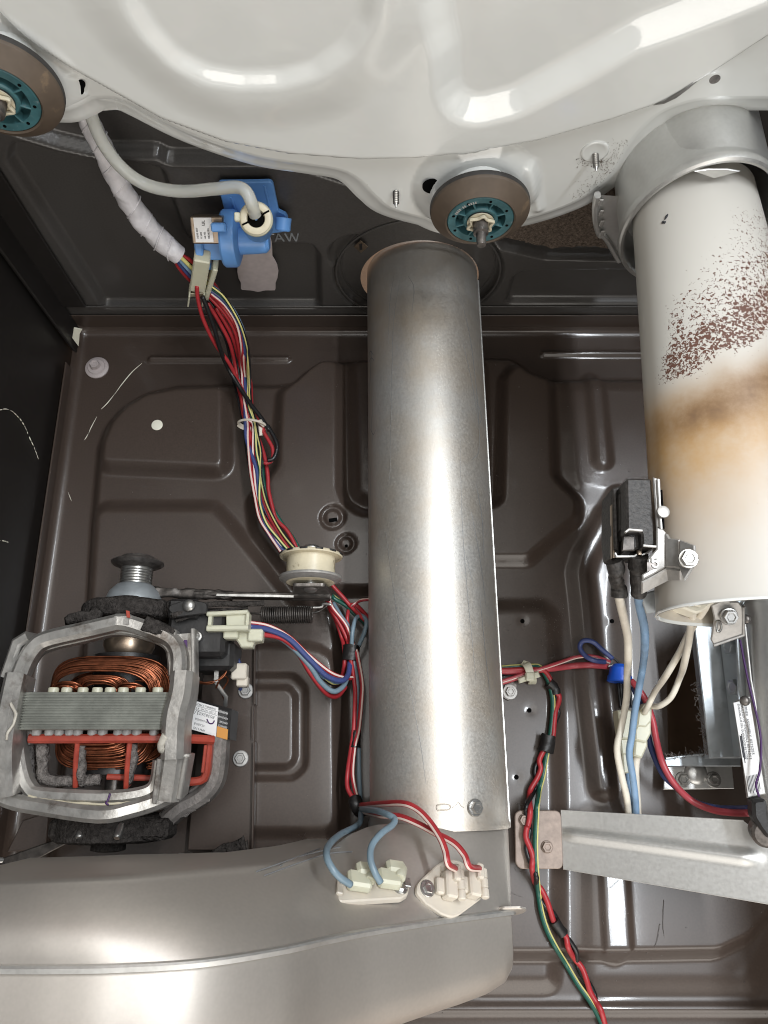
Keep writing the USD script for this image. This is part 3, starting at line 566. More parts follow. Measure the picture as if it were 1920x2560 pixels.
PIPE = lathe([(1, 0), (1, 1)], 200, caps=False); _v = np.array(PIPE.vertices); PIPE = trimesh.Trimesh(np.c_[np.where(_v[:, 2] < .5, dx(dy0), dx(dy1)) + DR * _v[:, 0], np.where(_v[:, 2] < .5, dy0, dy1), DZ + DR * _v[:, 1]], PIPE.faces, process=False)
def on_duct(u, v, lift=.0003): return hit(PIPE, u, v, lift)[0]
def out_duct(p): return nrm([p[0] - dx(p[1]), 0, p[2] - DZ])
def mark(parent, uv, w, m='marker', name='pen_mark', per=5):
    P = curve([on_duct(u, v, .00025) for u, v in uv], per); T, _, _ = frames(P); O = np.array([out_duct(p) for p in P]); S = np.cross(T, O)
    ww = (w * (.35 + .65 * np.sin(np.linspace(.1, np.pi - .1, len(P)))))[:, None]
    return obj(parent, name, strip(np.stack([P - S * ww, P + O * .0001, P + S * ww], 1), False, False, False), m, True)
for uv, w in (([(929, 880), (927, 930), (924, 985)], .0007), ([(922, 893), (927, 878), (934, 888)], .0007), ([(923, 905), (929, 895), (936, 902)], .0006), ([(934, 990), (930, 1060), (933, 1110)], .0005), ([(926, 1072), (934, 1086), (940, 1074)], .0006), ([(925, 1140), (928, 1260), (926, 1400)], .0004),
              ([(1138, 700), (1172, 830), (1192, 990), (1197, 1120), (1180, 1150)], .0006), ([(1158, 860), (1180, 960), (1196, 1060)], .0005), ([(1190, 1000), (1203, 1040), (1199, 1060)], .0009), ([(1178, 1280), (1200, 1400), (1215, 1520)], .0006), ([(1190, 1210), (1205, 1300), (1208, 1390)], .0008), ([(1200, 1500), (1215, 1650), (1225, 1740)], .0006),
              ([(1000, 700), (985, 800), (980, 950), (975, 1200)], .0003), ([(985, 690), (975, 760), (972, 860)], .0003), ([(965, 1330), (985, 1480), (1010, 1620), (1040, 1760)], .0003), ([(1020, 1700), (1050, 1850), (1065, 1960)], .0003), ([(1150, 1100), (1155, 1300), (1170, 1500), (1190, 1700)], .0003), ([(1165, 1390), (1185, 1470)], .0003), ([(1020, 690), (1035, 720), (1030, 780)], .0003)):
    mark(duct, uv, w * .6)
p = on_duct(1186, 2019, .0008); obj(duct, 'screw', hexbolt(p, out_duct(p), .0043, .0045, 1.35), 'steel')
P = [on_duct(u, v, .0006) for u, v in ((1092, 2018), (1096, 2012), (1120, 2011), (1126, 2018), (1120, 2024), (1096, 2025))]; obj(duct, 'slot', tube(curve(P, 5, True), .0004, 6, True), 'duct_metal', True)
P = [on_duct(u, v, .0004) for u, v in ((1130, 2020), (1140, 2012), (1146, 2006), (1152, 2014), (1160, 2020))]; obj(duct, 'crimp_mark', tube(curve(P, 3), .00022, 6), 'duct_metal', True)
# ---------------------------------------------------------------- blower housing
def W(pts): return np.array([A(p[0], p[1], z=p[2]) if len(p) == 3 else A(p[0], p[1], y=p[3]) for p in pts])
Bk = W([(-160, 2217, .258), (0, 2215, .262), (150, 2209, .262), (300, 2202, .255), (500, 2186, .232), (700, 2168, .190), (800, 2145, .158), (880, 2085, .118), (960, 2060, .117), (1090, 2066, .1238), (1190, 2060, .114), (1256, 2050, .094), (1268, 2046, .078)])
Sm = W([(-160, 2418, 0, -.084), (0, 2418, 0, -.084), (150, 2418, 0, -.084), (300, 2415, 0, -.084), (500, 2403, 0, -.084), (700, 2372, 0, -.084), (810, 2348, 0, -.084), (890, 2332, 0, -.084), (960, 2320, 0, -.084), (1090, 2300, 0, -.084), (1190, 2287, 0, -.084), (1262, 2278, 0, -.084), (1278, 2276, 0, -.084)])
Bk[:, 1] = np.minimum(Bk[:, 1], -.028)
Bk = np.vstack([curve(Bk, 8), Bk[-1] * [1, 1, 0] + [.0015, 0, .05], Bk[-1] * [1, 1, 0] + [.0015, 0, .0]])
Sm = np.vstack([curve(Sm, 8), Sm[-1] * [1, 1, 0] + [.0005, 0, .06], Sm[-1] * [1, 1, 0] + [.0005, 0, .0]])
n = len(Bk); R = []; zlo = np.minimum(np.interp(Bk[:, 0], [-1, -.13, -.10, -.075, -.055, 1], [.15, .15, .145, .09, .0, .0]), Bk[:, 2])
for k, (o, dz, t) in enumerate(((.0032, -1., 0), (.0031, -.55, 0), (.0030, -.014, 0), (.0024, -.005, 0), (.0012, -.0012, 0), (0, 0, 0), (0, 0, .06), (0, 0, .15), (0, 0, .3), (0, 0, .45), (0, 0, .6), (0, 0, .75), (0, 0, .9), (0, 0, .965), (0, 0, 1.))):
    P = Bk + (Sm - Bk) * t; w = np.clip((-.02 - Bk[:, 0]) / .03, 0, 1)
    P[:, 1] += o * w; P[:, 2] = np.maximum(P[:, 2] + (dz * w if dz > -.1 else -dz * (zlo - Bk[:, 2]) * w) + .006 * math.sin(math.pi * t) * (Bk[:, 2] > .05) - .004 * math.sin(math.pi * t) ** 2 * np.clip((Bk[:, 0] + .03) / .03, 0, 1), 0); R.append(P)
hous = thing('blower_housing', 'bare grey metal blower housing across the bottom left of the cabinet', 'blower housing', (-.1, -.08, 0))
TOP = strip(np.array(R), False, False, False); obj(hous, 'rear_shell', TOP, 'housing_metal', True)
us = np.linspace(0, 1, n); fy = np.interp(Sm[:, 0], [-1, -.05, .0, .0296, .0453, .0650, .078, .0865, .2], [-.165, -.150, -.142, -.1395, -.138, -.135, -.130, -.118, -.112])
R = []
for t, dz in ((0, -.0015), (.03, 0), (.3, .002), (.6, .001), (.8, -.003), (.92, -.010), (.98, -.022), (1., -.04), (1., -.30)):
    P = Sm.copy(); P[:, 1] = -.0865 + (fy + .0865) * t; P[:, 2] = np.maximum(P[:, 2] + dz * (Sm[:, 2] > .02), 0); R.append(P)
obj(hous, 'front_shell', strip(np.array(R), False, False, False), 'housing_metal', True)
k = n - 2; T = np.gradient(Sm[:, [0, 2]], axis=0); T /= np.maximum(np.linalg.norm(T, axis=1, keepdims=True), 1e-9); No = np.c_[-T[:, 1], T[:, 0]]
fp = lambda o, dy: np.c_[Sm[:k, 0] + No[:k, 0] * o, Sm[:k, 1] + dy, Sm[:k, 2] + No[:k, 1] * o]
obj(hous, 'seam_flange', strip(np.stack([fp(-.001, .0012), fp(.0030, .0010), fp(.0036, 0), fp(.0030, -.0022), fp(-.001, -.0026)], 1), False, False, False), 'galvanised', 30)
c = A(1292, 2278, y=-.084); obj(hous, 'tab', prism(rounded3([c + [-.012, 0, .006], c + [.002, .002, .007], c + [.0065, .002, .001], c + [.0055, 0, -.008], c + [.001, 0, -.014], c + [-.012, 0, -.014]], .004), .0016, .0006, (0, -1., .35)), 'housing_metal')
for seg in ([(660, 2190), (740, 2160), (820, 2135), (880, 2130)], [(640, 2180), (720, 2152), (800, 2122)], [(700, 2165), (760, 2140), (850, 2118)]):
    P = curve([hit(TOP, u, v, .0003)[0] for u, v in seg], 5); obj(hous, 'pen_mark', tube(P, .00045, 5), 'marker', True)
hp = lambda u, v, l=0.: hit(TOP, u, v, l)
for a_, b_ in (((120, 2440), (150, 2560)), ((1060, 2480), (820, 2545)), ((1050, 2455), (900, 2500))):
    pass

# ---------------------------------------------------------------- thermal fuse and thermostat on the housing
def on_plane(u, v, p, n): r = ray(u, v); return np.array([0, 0, CH]) + r * (((p - [0, 0, CH]) @ n) / (r @ n))
def on_top(pts): return np.array([on_plane(u, v, p_, n_) for u, v in pts])
p0, nT = hp(930, 2230); p_, n_ = p0, nT
def flatten(P, n, c): return P - np.outer((P - c) @ n, n)
fuse = thing('thermal_fuse', 'narrow cream thermal fuse with two yellowish clips on the blower housing', 'thermal fuse', p0)
q = flatten(on_top([(841, 2240), (842, 2212), (850, 2204), (985, 2198), (1008, 2206), (1020, 2226), (1016, 2246), (1000, 2256), (842, 2266), (840, 2250)]), nT, p0)
obj(fuse, 'base', prism(rounded3(q, .002), .0035, .0008, nT), 'ivory_plastic')
s = np.cross(nT, [0, 0, 1.]); ax = np.array([1., 0, 0]); ax = nrm(ax - nT * (ax @ nT)); ay = np.cross(nT, ax)
for k, (u, v) in enumerate(((893, 2220), (968, 2214))):
    c = flatten(on_top([(u, v)]), nT, p0)[0] + nT * .0035; M = FR(c, nT, ax + .12 * ay)
    g = obj(fuse, 'terminal_clip', [rbox(.0145, .0125, .007, .0016, at_ if 0 else M @ trimesh.transformations.translation_matrix([-.001, -.002, .0035])), rbox(.0125, .010, .0085, .002, M @ trimesh.transformations.translation_matrix([.0035, .0055, .0045])),
        lathe([(.0032, -.005), (.0038, -.004), (.0038, .004), (.0032, .005)], 18, FR(c + ax * .006 + nT * .005 + ay * .003, ay + .15 * ax))], 'nylon', label=None)
    obj(fuse, 'metal_tab', rbox(.004, .007, .0012, .0003, M @ trimesh.transformations.translation_matrix([-.0105 if k == 0 else .0112, -.001, .002])), 'steel')
c = flatten(on_top([(996, 2232)]), nT, p0)[0] + nT * .0035; obj(fuse, 'screw', hexbolt(c, nT, .0034, .0025, 1.4), 'steel')
c = flatten(on_top([(846, 2228)]), nT, p0)[0] + nT * .0035; obj(fuse, 'end_post', rbox(.004, .013, .003, .0006, FR(c, nT, ax)), 'ivory_plastic')
p1, nS = hp(1120, 2225); p_, n_ = p1, nS
stat = thing('thermostat', 'cream diamond shaped thermostat screwed to the blower housing by the duct', 'thermostat', p1)
q = flatten(on_top([(1036, 2236), (1038, 2216), (1048, 2203), (1085, 2167), (1108, 2153), (1130, 2152), (1148, 2157), (1182, 2186), (1204, 2208), (1207, 2232), (1196, 2252), (1142, 2292), (1124, 2298), (1098, 2290), (1058, 2262)]), nS, p1)
obj(stat, 'plate', prism(rounded3(q, .003), .0032, .0008, nS), 'ivory_plastic')
ax = nrm(np.array([1., 0, 0]) - nS * nS[0]); ay = np.cross(nS, ax)
for u, v in ((1062, 2226), (1198, 2220)): obj(stat, 'screw', hexbolt(flatten(on_top([(u, v)]), nS, p1)[0] + nS * .0032, nS, .0036, .0028, 1.45), 'steel')
for u, v in ((1112, 2224), (1170, 2220)):
    c = flatten(on_top([(u, v)]), nS, p1)[0] + nS * .0032; M = FR(c, nS, ax); tr = trimesh.transformations.translation_matrix
    obj(stat, 'terminal_clip', [rbox(.0085, .0165, .0085, .0012, M @ tr([-.001, 0, .00425])), rbox(.0050, .0100, .0125, .0012, M @ tr([.0012, .006, .0062]))] + [lathe([(.0020, -.0030), (.0026, -.0024), (.0026, .0024), (.0020, .0030)], 14, FR(c + ax * .0050 + ay * e + nS * .008, ay)) for e in (-.006, .0, .006)] + [rbox(.006, .010, .004, .001, M @ tr([-.007, -.001, .003]))], 'ivory_plastic')
M = FR(flatten(on_top([(1094, 2182)]), nS, p1)[0] + nS * .0032, nS, ax)
obj(stat, 'moulded_text', [text('LP', .0032, M, .0003), text('1912', .0032, M @ tr([.0105, 0, 0]), .0003)], 'cream_plastic', False)

# ---------------------------------------------------------------- drive motor
MX, MZ = -.1945, .088
mot = thing('drive_motor', 'open electric motor with copper windings in a cast aluminium frame', 'motor', (MX, .05, 0))
AX = (0, 1., 0); MM = lambda y: FR((MX, y, MZ), AX, (1., 0, 0))
# laminated core: alternate plates
core = []
prof = rounded([(-.053, -.050), (.052, -.050), (.052, .057), (-.053, .057)], .006)
ys = np.linspace(.0285, .0530, 29)
for i in range(28):
    s = 1. if i % 2 == 0 else .988
    core.append(prism([(MX + a * s, ys[i], MZ + b * s) for a, b in prof], ys[i + 1] - ys[i], .0001, (0, 1., 0)))
obj(mot, 'laminated_core', core, 'lamination', 20, kind='stuff')
inn_ = obj(mot, 'rotor', lathe([(.024, -.02), (.024, .065)], 32, FR((MX, .02, MZ), AX)), 'black_plastic', 30)
def coil(name, y0, sg, spec, mt='copper'):
    for (num, a0, a1, b0, b1, z0, z1, xo) in spec:
        T_ = []
        for k in range(num):
            f = (k + RNG.uniform(-.3, .3)) / max(1, num - 1); a, b, z = a0 + (a1 - a0) * f, b0 + (b1 - b0) * f, z0 + (z1 - z0) * f
            th = np.linspace(0, np.pi, 19); e = RNG.uniform(.55, .75)
            P = np.c_[MX + xo - a * np.sign(np.cos(th)) * np.abs(np.cos(th)) ** e + RNG.normal(0, .0006), y0 + sg * b * np.sin(th) ** e + RNG.normal(0, .0004), z + .012 * np.sin(th) * RNG.uniform(.3, .9) + .0016 * np.sin(3 * th + RNG.uniform(0, 6)) * RNG.uniform(0, .6)]
            T_.append(tube(P, .00075, 6))
        obj(mot, name, T_, mt, True)
coil('winding', .0525, 1, [(34, .034, .0440, .017, .0285, .124, .104, -.004), (16, .012, .020, .009, .014, .120, .116, -.006), (10, .006, .010, .005, .008, .122, .12, .016), (10, .006, .011, .005, .009, .122, .12, -.028), (20, .038, .046, .012, .022, .10, .08, 0)])
coil('winding', .0295, -1, [(34, .020, .0350, .010, .0265, .121, .104, -.004), (14, .008, .016, .008, .014, .117, .112, -.003), (20, .026, .040, .018, .027, .10, .08, .004)])
obj(mot, 'winding_core', [lathe([(.034, 0), (.034, .006), (.030, .010), (.02, .011)], 30, FR((MX - .004, .053, .070), AX)), lathe([(.030, 0), (.031, -.005), (.026, -.010), (.02, -.011)], 30, FR((MX - .004, .029, .072), AX))], 'copper_dark', 30)
for u in (133, 166, 207, 243, 275, 308, 351, 394): obj(mot, 'slot_liner', lathe([(.0034, 0), (.0036, .0012), (.0036, .0058), (.0030, .0066), (.0024, .0058)], 16, FR(A(u, 1732, z=.136) + [0, -.003, 0], AX)), 'nylon')
for u in (93, 125, 150, 176, 196, 232, 258, 296, 318, 343, 386): obj(mot, 'slot_liner', lathe([(.0030, 0), (.0033, .0012), (.0033, .0075), (.0026, .0085)], 16, FR(A(u, 1822, z=.132) + [0, .004, 0], (0, -1., 0))), 'grey_plastic')
# cast end bells
B_ = lambda pts, w, h, **k: bar(W(pts), w, h, **k)
def sbar(pts, w, h, per=4, **k): return bar(curve(W(pts), per), w, h, **k)
jb = lambda m, s=0: jitter(m, .00012, 90, s)
rear = obj(mot, 'rear_end_bell', [sbar([(48, 1700, .138), (66, 1655, .138), (90, 1618, .138), (122, 1598, .138), (215, 1576, .140), (300, 1556, .142)], .0112, .013), sbar([(296, 1556, .142), (330, 1561, .141), (390, 1582, .139), (428, 1600, .138), (446, 1626, .138), (450, 1660, .138), (446, 1702, .138)], .0112, .013),
    sbar([(62, 1692, .129), (92, 1638, .129), (126, 1618, .130), (215, 1597, .131), (300, 1580, .133), (380, 1597, .131), (420, 1618, .130), (430, 1650, .129), (432, 1690, .129)], .0050, .010), B_([(28, 1695, .128), (58, 1610, .130), (86, 1594, .131)], .008, .022), rbox(.014, .010, .016, .002, FR(A(312, 1556, z=.140), (0, 0, 1.)))], 'cast_aluminium', 35)
obj(rear, 'pillar_channel', [B_([(440, 1578, .137), (440, 1690, .137)], .0030, .012), B_([(486, 1575, .137), (488, 1690, .137)], .0030, .012), B_([(463, 1585, .132), (464, 1690, .132)], .013, .004), B_([(438, 1688, .136), (490, 1690, .136)], .004, .013)], 'cast_aluminium')
obj(rear, 'paint_mark', prism(W([(460, 1600, .1345), (468, 1600, .1345), (470, 1660, .1345), (462, 1660, .1345)]), .0003, .0001), 'ink_purple')
obj(rear, 'rust_mark', prism(W([(315, 1526, .1495), (324, 1528, .1495), (326, 1545, .1495), (317, 1544, .1495)]), .0006, .0002), 'red_plastic')
obj(mot, 'pillar', [jb(sbar([(52, 1690, .140), (40, 1745, .141), (28, 1815, .141), (22, 1890, .138), (22, 1975, .134)], np.r_[.0125, .0125, .012], .026) if 0 else sbar([(52, 1690, .140), (40, 1745, .141), (28, 1815, .141), (22, 1890, .138), (24, 1985, .134)], .0130, .026))], 'cast_aluminium', 35)
obj(mot, 'pillar', [jb(sbar([(464, 1686, .141), (458, 1740, .142), (444, 1800, .142), (440, 1895, .140)], .0150, .028), 3), B_([(440, 1888, .139), (424, 1995, .134)], .0165, .022), B_([(409, 1890, .141), (396, 2000, .135)], .0035, .020), B_([(474, 1888, .140), (456, 1990, .135)], .0030, .018), B_([(408, 1889, .143), (476, 1889, .143)], .0025, .006)], 'cast_aluminium', 35)
for gb_ in [jitter(tube(curve(W([(416, 1838, .154), (404, 1858, .153), (404, 1874, .152), (412, 1870, .152)]), 6), .0026, 10), .001, 200, 8), jitter(tube(curve(W([(28, 1760, .155), (40, 1790, .155), (20, 1830, .155), (14, 1850, .154)]), 6), .0011, 8), .0018, 200, 9)]: obj(mot, 'glue_bead', gb_, 'glue', True)
front = obj(mot, 'front_end_bell', [jb(sbar([(8, 1890, .132), (14, 1975, .128), (34, 2000, .127), (120, 2018, .130), (257, 2036, .136), (330, 2024, .133), (395, 2004, .130), (430, 1988, .130)], .0105, .018), 6), jb(sbar([(45, 1838, .128), (58, 1925, .128), (76, 1970, .128), (110, 1985, .129), (255, 1992, .133), (350, 1984, .131), (390, 1962, .129), (402, 1900, .130)], .0085, .013), 7), jb(B_([(60, 1998, .1285), (257, 2016, .1325), (380, 1998, .1285)], .010, .009), 2)], 'cast_aluminium', 35)
obj(front, 'casting_flash', [jitter(tube(curve(W([(70, 1990, .1345), (150, 2004, .136), (255, 2010, .1395), (330, 2006, .138)]), 6), .0009, 6), .0009, 300, 2)], 'cream_plastic', True)
obj(front, 'pen_mark', tube(curve(W([(275, 1984, .1405), (270, 2000, .1405), (265, 2008, .1405), (272, 2012, .1405)]), 5), .0007, 6), 'ink_purple', True)
obj(mot, 'lower_leg', [jb(sbar([(552, 1838, .090), (548, 1905, .090), (538, 1955, .090), (505, 1992, .088), (455, 2020, .086), (420, 2050, .085)], .0115, .020), 4), jb(sbar([(538, 1900, .084), (520, 1950, .084), (485, 1980, .082)], .006, .018), 5)], 'dirty_aluminium', 35)
lumps = [jitter(sbar([(520, 1990, .094), (470, 2012, .092), (425, 2035, .090), (405, 2065, .084)], .011, .003, 8), .004, 160, 1)]
for ln_ in lumps: obj(mot, 'lint', ln_, 'lint_grey', True)
# red insulator frame over the front windings
rd = lambda pts, w, h: sbar(pts, w, h, 3)
obj(mot, 'insulator_frame', [rd([(78, 1847, .128), (230, 1847, .130), (410, 1846, .129), (460, 1847, .122), (528, 1850, .108)], .006, .010), B_([(198, 1850, .128), (193, 1900, .127), (192, 1964, .120)], .0034, .008), B_([(328, 1850, .128), (322, 1905, .127), (318, 1966, .120)], .0034, .008), rd([(524, 1848, .106), (520, 1900, .104), (512, 1945, .102), (480, 1954, .102), (462, 1952, .102)], .0055, .008), B_([(516, 1862, .110), (508, 1930, .108)], .0022, .006), B_([(270, 1942, .112), (400, 1946, .112)], .004, .006)], 'red_plastic')
lint_l = [jitter(sbar([(108, 1860, .122), (106, 1935, .120), (125, 1950, .118), (180, 1953, .117), (250, 1950, .117)], .0070, .008, 6), .0020, 160, 4), jitter(sbar([(206, 1856, .127), (203, 1930, .126), (206, 1960, .120)], .0050, .006, 6), .0015, 200, 6), jitter(sbar([(336, 1858, .127), (333, 1910, .126), (322, 1958, .120)], .0040, .006, 6), .0015, 200, 8), jitter(sbar([(82, 1862, .110), (80, 1930, .110), (95, 1940, .110)], .004, .008, 6), .0012, 200, 9)]
for ln_ in lint_l: obj(mot, 'lint', ln_, 'lint_grey', True)
def fuzz(m, num, L, r=.00009):
    q, fi = trimesh.sample.sample_surface(trimesh.Trimesh(m.vertices, m.faces), num, seed=5); N_ = m.face_normals[fi]; out = []
    for a, b in zip(q, N_):
        e = nrm(b + RNG.normal(0, .7, 3)) * L * RNG.uniform(.4, 1.2); out.append(tube(np.array([a, a + e * .5 + RNG.normal(0, L * .12, 3), a + e]), r, 3, caps=False))
    return out
obj(mot, 'lint', fuzz(cat(lint_l + lumps), 420, .0022), 'lint_grey', False, kind='stuff')
# shaft end: belt pulley, dome, hub disc
y_ = lambda v, z=MZ: A(330, v, z=z)[1]
hub = obj(mot, 'rear_hub', [jitter(lathe([(.020, .1095), (.036, .1105), (.0375, .113), (.0375, .1215), (.034, .1245), (.014, .126)], 72, FR((MX, 0, MZ), AX)), .0012, 150, 2)], 'lint_dark', True)
obj(hub, 'lug', jitter(rbox(.020, .012, .016, .003, FR((MX + .040, .119, MZ + .014), (0, 0, 1.))).subdivide().subdivide(), .001, 150, 5), 'lint_dark', True)
obj(mot, 'bearing_dome', lathe([(.0218, .124), (.0215, .128), (.0190, .1345), (.0150, .139), (.0130, .1405)], 48, MM(0)), 'zinc_blue', True)
pr = [(.0122, .1395)]
for k in range(6): pr += [(.0122, .1405 + k * .0022), (.0110, .1411 + k * .0022), (.0110, .1420 + k * .0022), (.0124, .1426 + k * .0022)]
pul = obj(mot, 'belt_pulley', lathe(pr, 40, MM(0)), 'steel', 30)
obj(pul, 'flange', [lathe([(.012, .1535), (.0185, .1560), (.0208, .1580), (.0200, .1592), (.0135, .1615), (.0125, .1632), (.004, .1634)], 12, MM(0))], 'dark_steel', 20)
obj(mot, 'front_fan_hub', [jitter(lathe([(.010, -.0260), (.034, -.0265), (.0385, -.0280), (.0385, -.0435), (.036, -.045), (.012, -.045)], 64, FR((MX - .002, 0, MZ - .006), AX)), .0008, 120, 4), lathe([(.012, -.044), (.012, -.051), (.008, -.052)], 24, FR((MX - .002, 0, MZ - .006), AX)), rbox(.083, .014, .03, .003, FR((MX + .004, -.036, MZ + .004), (0, 0, 1.)))], 'lint_dark', 30)
for u in (212, 305): obj(mot, 'stud', lathe([(.0028, 0), (.0028, .012), (.002, .013)], 12, FR(A(u, 2052, z=.112), (0, -.7, .5))), 'steel')
obj(mot, 'bearing', lathe([(.016, .086), (.019, .092), (.019, .104), (.012, .107)], 40, MM(0)), 'brass_zinc', 30)
obj(mot, 'shaft', lathe([(.007, -.02), (.007, .11)], 20, MM(0)), 'dark_steel', 30)
# centrifugal switch, plug socket and capacitor on the right flank
sw = obj(mot, 'switch_block', [rbox(.042, .035, .040, .003, FR(A(505, 1590, z=.105), (0, 0, 1.))), rbox(.030, .022, .035, .003, FR(A(545, 1645, z=.092), (0, 0, 1.))), rbox(.022, .014, .03, .002, FR(A(470, 1530, z=.118), (0, 0, 1.))), prism(rounded3(W([(415, 1518, .133), (470, 1500, .133), (520, 1508, .133), (520, 1535, .133), (440, 1545, .133)]), .003), .0025)], 'black_plastic')
obj(sw, 'rivet', lathe([(.0045, 0), (.0042, .0015), (.002, .0025)], 20, FR(A(472, 1514, z=.1365), (0, 0, 1.))), 'steel', True)
obj(sw, 'screw', hexbolt(A(492, 1592, z=.127), (0, 0, 1.), .0030, .003, 1.3), 'steel')
obj(mot, 'fuzzy_lead', [tube(curve(W([(430, 1540, .135), (520, 1512, .13), (600, 1510, .125), (660, 1508, .12)]), 6), .0022, 8), tube(curve(W([(440, 1553, .131), (520, 1530, .128), (620, 1520, .122)]), 6), .0012, 6)], 'lint_dark', True)
for k, pts in enumerate(([(488, 1702, .10), (520, 1706, .10), (560, 1690, .10), (575, 1640, .10)], [(486, 1706, .098), (530, 1708, .098), (565, 1680, .098), (572, 1660, .1)], [(540, 1720, .09), (555, 1690, .095), (570, 1700, .09), (556, 1730, .085), (565, 1760, .08)])):
    obj(mot, 'magnet_wire', tube(curve(W(pts), 6), .0007, 6), 'copper', True)
obj(mot, 'contact_tab', [B_([(542, 1660, .10), (540, 1705, .10)], .0035, .0008), B_([(536, 1700, .09), (565, 1742, .085), (563, 1765, .08)], .003, .0015)], 'steel')
obj(mot, 'lead', tube(curve(W([(590, 1640, .088), (604, 1668, .085), (612, 1690, .08), (600, 1725, .075)]), 6), .0014, 8), 'wire_blue', True)
obj(mot, 'lead_plug', [rbox(.0115, .012, .012, .001, FR(A(600, 1680, z=.088), (0, 0, 1.))), rbox(.0085, .008, .010, .001, FR(A(607, 1704, z=.086), (0, 0, 1.)))], 'ivory_plastic')
cap = W([(474, 1742, .100), (578, 1772, .100), (572, 1848, .100), (466, 1826, .100)])
cb = obj(mot, 'capacitor', prism(cap - [0, 0, .03], .030, .0025, (0, 0, 1.)), 'black_plastic')
Lq = lambda a, b: cap[0] + (cap[1] - cap[0]) * a + (cap[3] - cap[0]) * b + np.array([0, 0, .0004])
Lp = lambda a0, b0, a1, b1, z=0.: [Lq(a0, b0) + [0, 0, z], Lq(a1, b0) + [0, 0, z], Lq(a1, b1) + [0, 0, z], Lq(a0, b1) + [0, 0, z]]
lab = obj(cb, 'label', prism(Lp(.12, .07, .70, .93), .0003, .0001, (0, 0, 1.)), 'paper')
obj(cb, 'label_orange', prism(Lp(.71, .62, .97, .93), .0003, .0001, (0, 0, 1.)), 'ink_orange')
e1, e2 = nrm(cap[1] - cap[0]), nrm(cap[3] - cap[0])
def ltxt(s, h, a, b, z=.0004, m='ink', par=lab): obj(par, 'print', text(s, h, FR(Lq(a, b) + [0, 0, z], (0, 0, 1.), -e1), .00012), m, False)
for s_, h, a, b in (('THERMALLY PROTECTED', .00125, .66, .12), ('V 120   HZ 60   A 5.0', .00125, .66, .24), ('1/4', .0026, .28, .34), ('8538263', .0019, .64, .36), ('IN CANADA', .0013, .50, .56), ('CLASS B', .0014, .42, .70), ('RPM 1725', .0013, .44, .83)): ltxt(s_, h, a, b)
for a0, b0, a1 in ((.13, .20, .69), (.13, .31, .69)): obj(lab, 'print', prism(Lp(a0, b0, a1, b0 + .008, .0004), .0001, 0.00002, (0, 0, 1.)), 'ink')
obj(lab, 'print', tube(curve([Lq(a, b) + [0, 0, .0005] for a, b in ((.46, .50), (.52, .60), (.60, .58), (.64, .48))], 5), .0005, 5), 'ink_purple', True)
for s_, h, a, b in (('WARNING', .0014, .95, .14), ('DISCHARGE', .0012, .95, .30), ('BEFORE', .0012, .95, .44), ('SERVICE', .0012, .95, .56)): ltxt(s_, h, a, b, .0001, 'paper', cb)
# mounting sheet under the motor
base = obj(mot, 'mount_plate', [prism(W([(520, 1560, .034), (640, 1570, .034), (636, 2125, .034), (470, 2125, .034)]), .002), B_([(639, 1592, .037), (638, 1762, .037)], .0018, .010), B_([(633, 1768, .036), (632, 1850, .036)], .0014, .008), B_([(637, 1856, .037), (633, 2125, .037)], .0018, .010)], 'brown_paint')
obj(mot, 'mount_plate', prism(W([(60, 2050, .034), (125, 2030, .034), (118, 2120, .034), (20, 2130, .034)]), .002), 'brown_paint')
for u, v in ((615, 1727), (602, 1896)): obj(base, 'bolt', hexbolt(A(u, v, z=.036), (0, 0, 1.), .0044, .004, 1.4), 'steel')
for sd_ in (prism(W([(-20, 2155, .060), (150, 2095, .060), (168, 2060, .060), (185, 2100, .060), (60, 2165, .060), (-20, 2180, .060)]), .002), prism(W([(410, 2168, .062), (430, 2142, .062), (470, 2128, .062), (505, 2140, .062), (560, 2130, .062), (620, 2100, .062), (622, 2125, .062), (545, 2165, .062)]), .002)): obj(mot, 'saddle', sd_, 'oily_steel')
for ln_ in [jitter(sbar([(540, 2148, .066), (575, 2128, .066), (615, 2108, .066)], .012, .004, 6), .003, 150, 2), jitter(sbar([(170, 1552, .132), (200, 1543, .134), (225, 1545, .134), (250, 1530, .13)], .008, .008, 6), .003, 150, 3), jitter(sbar([(360, 1556, .147), (400, 1572, .143), (430, 1590, .14)], .010, .006, 6), .002, 150, 4)]: obj(mot, 'lint', ln_, 'lint_dark', True)
for u, v in ((4, 2150), (459, 2140)): obj(mot, 'screw', spike(A(u, v, z=.068), (0, .1, 1.), .0018, .016), 'steel')

# ---------------------------------------------------------------- idler pulley, arm and spring
ic = A(777, 1418, z=.098); idl = thing('idler_pulley', 'cream idler wheel with two rims on a greasy steel arm', 'idler pulley', ic)
MI = FR(ic, AX, (1., 0, 0)); RI = .0235; D2 = lambda p, n=56, **k: lathe(p, n, MI, **k)
obj(idl, 'wheel', D2([(RI * .5, -.0085), (RI * .80, -.0085), (RI * .80, .0085), (RI * .5, .0085)]), 'aged_cream', 30)
obj(idl, 'front_rim', D2([(RI * .45, -.0125), (RI * .80, -.0122), (RI * .92, -.0105), (RI * 1.02, -.0098), (RI * 1.04, -.0088), (RI * 1.02, -.0078), (RI * .93, -.0082), (RI * .80, -.0070)]), 'dull_zinc', 30)
obj(idl, 'front_face', D2([(RI * .40, -.0128), (RI * .74, -.0128), (RI * .79, -.0124)]), 'aged_cream', 30)
obj(idl, 'rear_rim', D2([(RI * .80, .0070), (RI * .93, .0082), (RI * 1.02, .0074), (RI * 1.05, .0086), (RI * 1.02, .0098), (RI * .92, .0106), (RI * .45, .0122)]), 'aged_cream', 30)
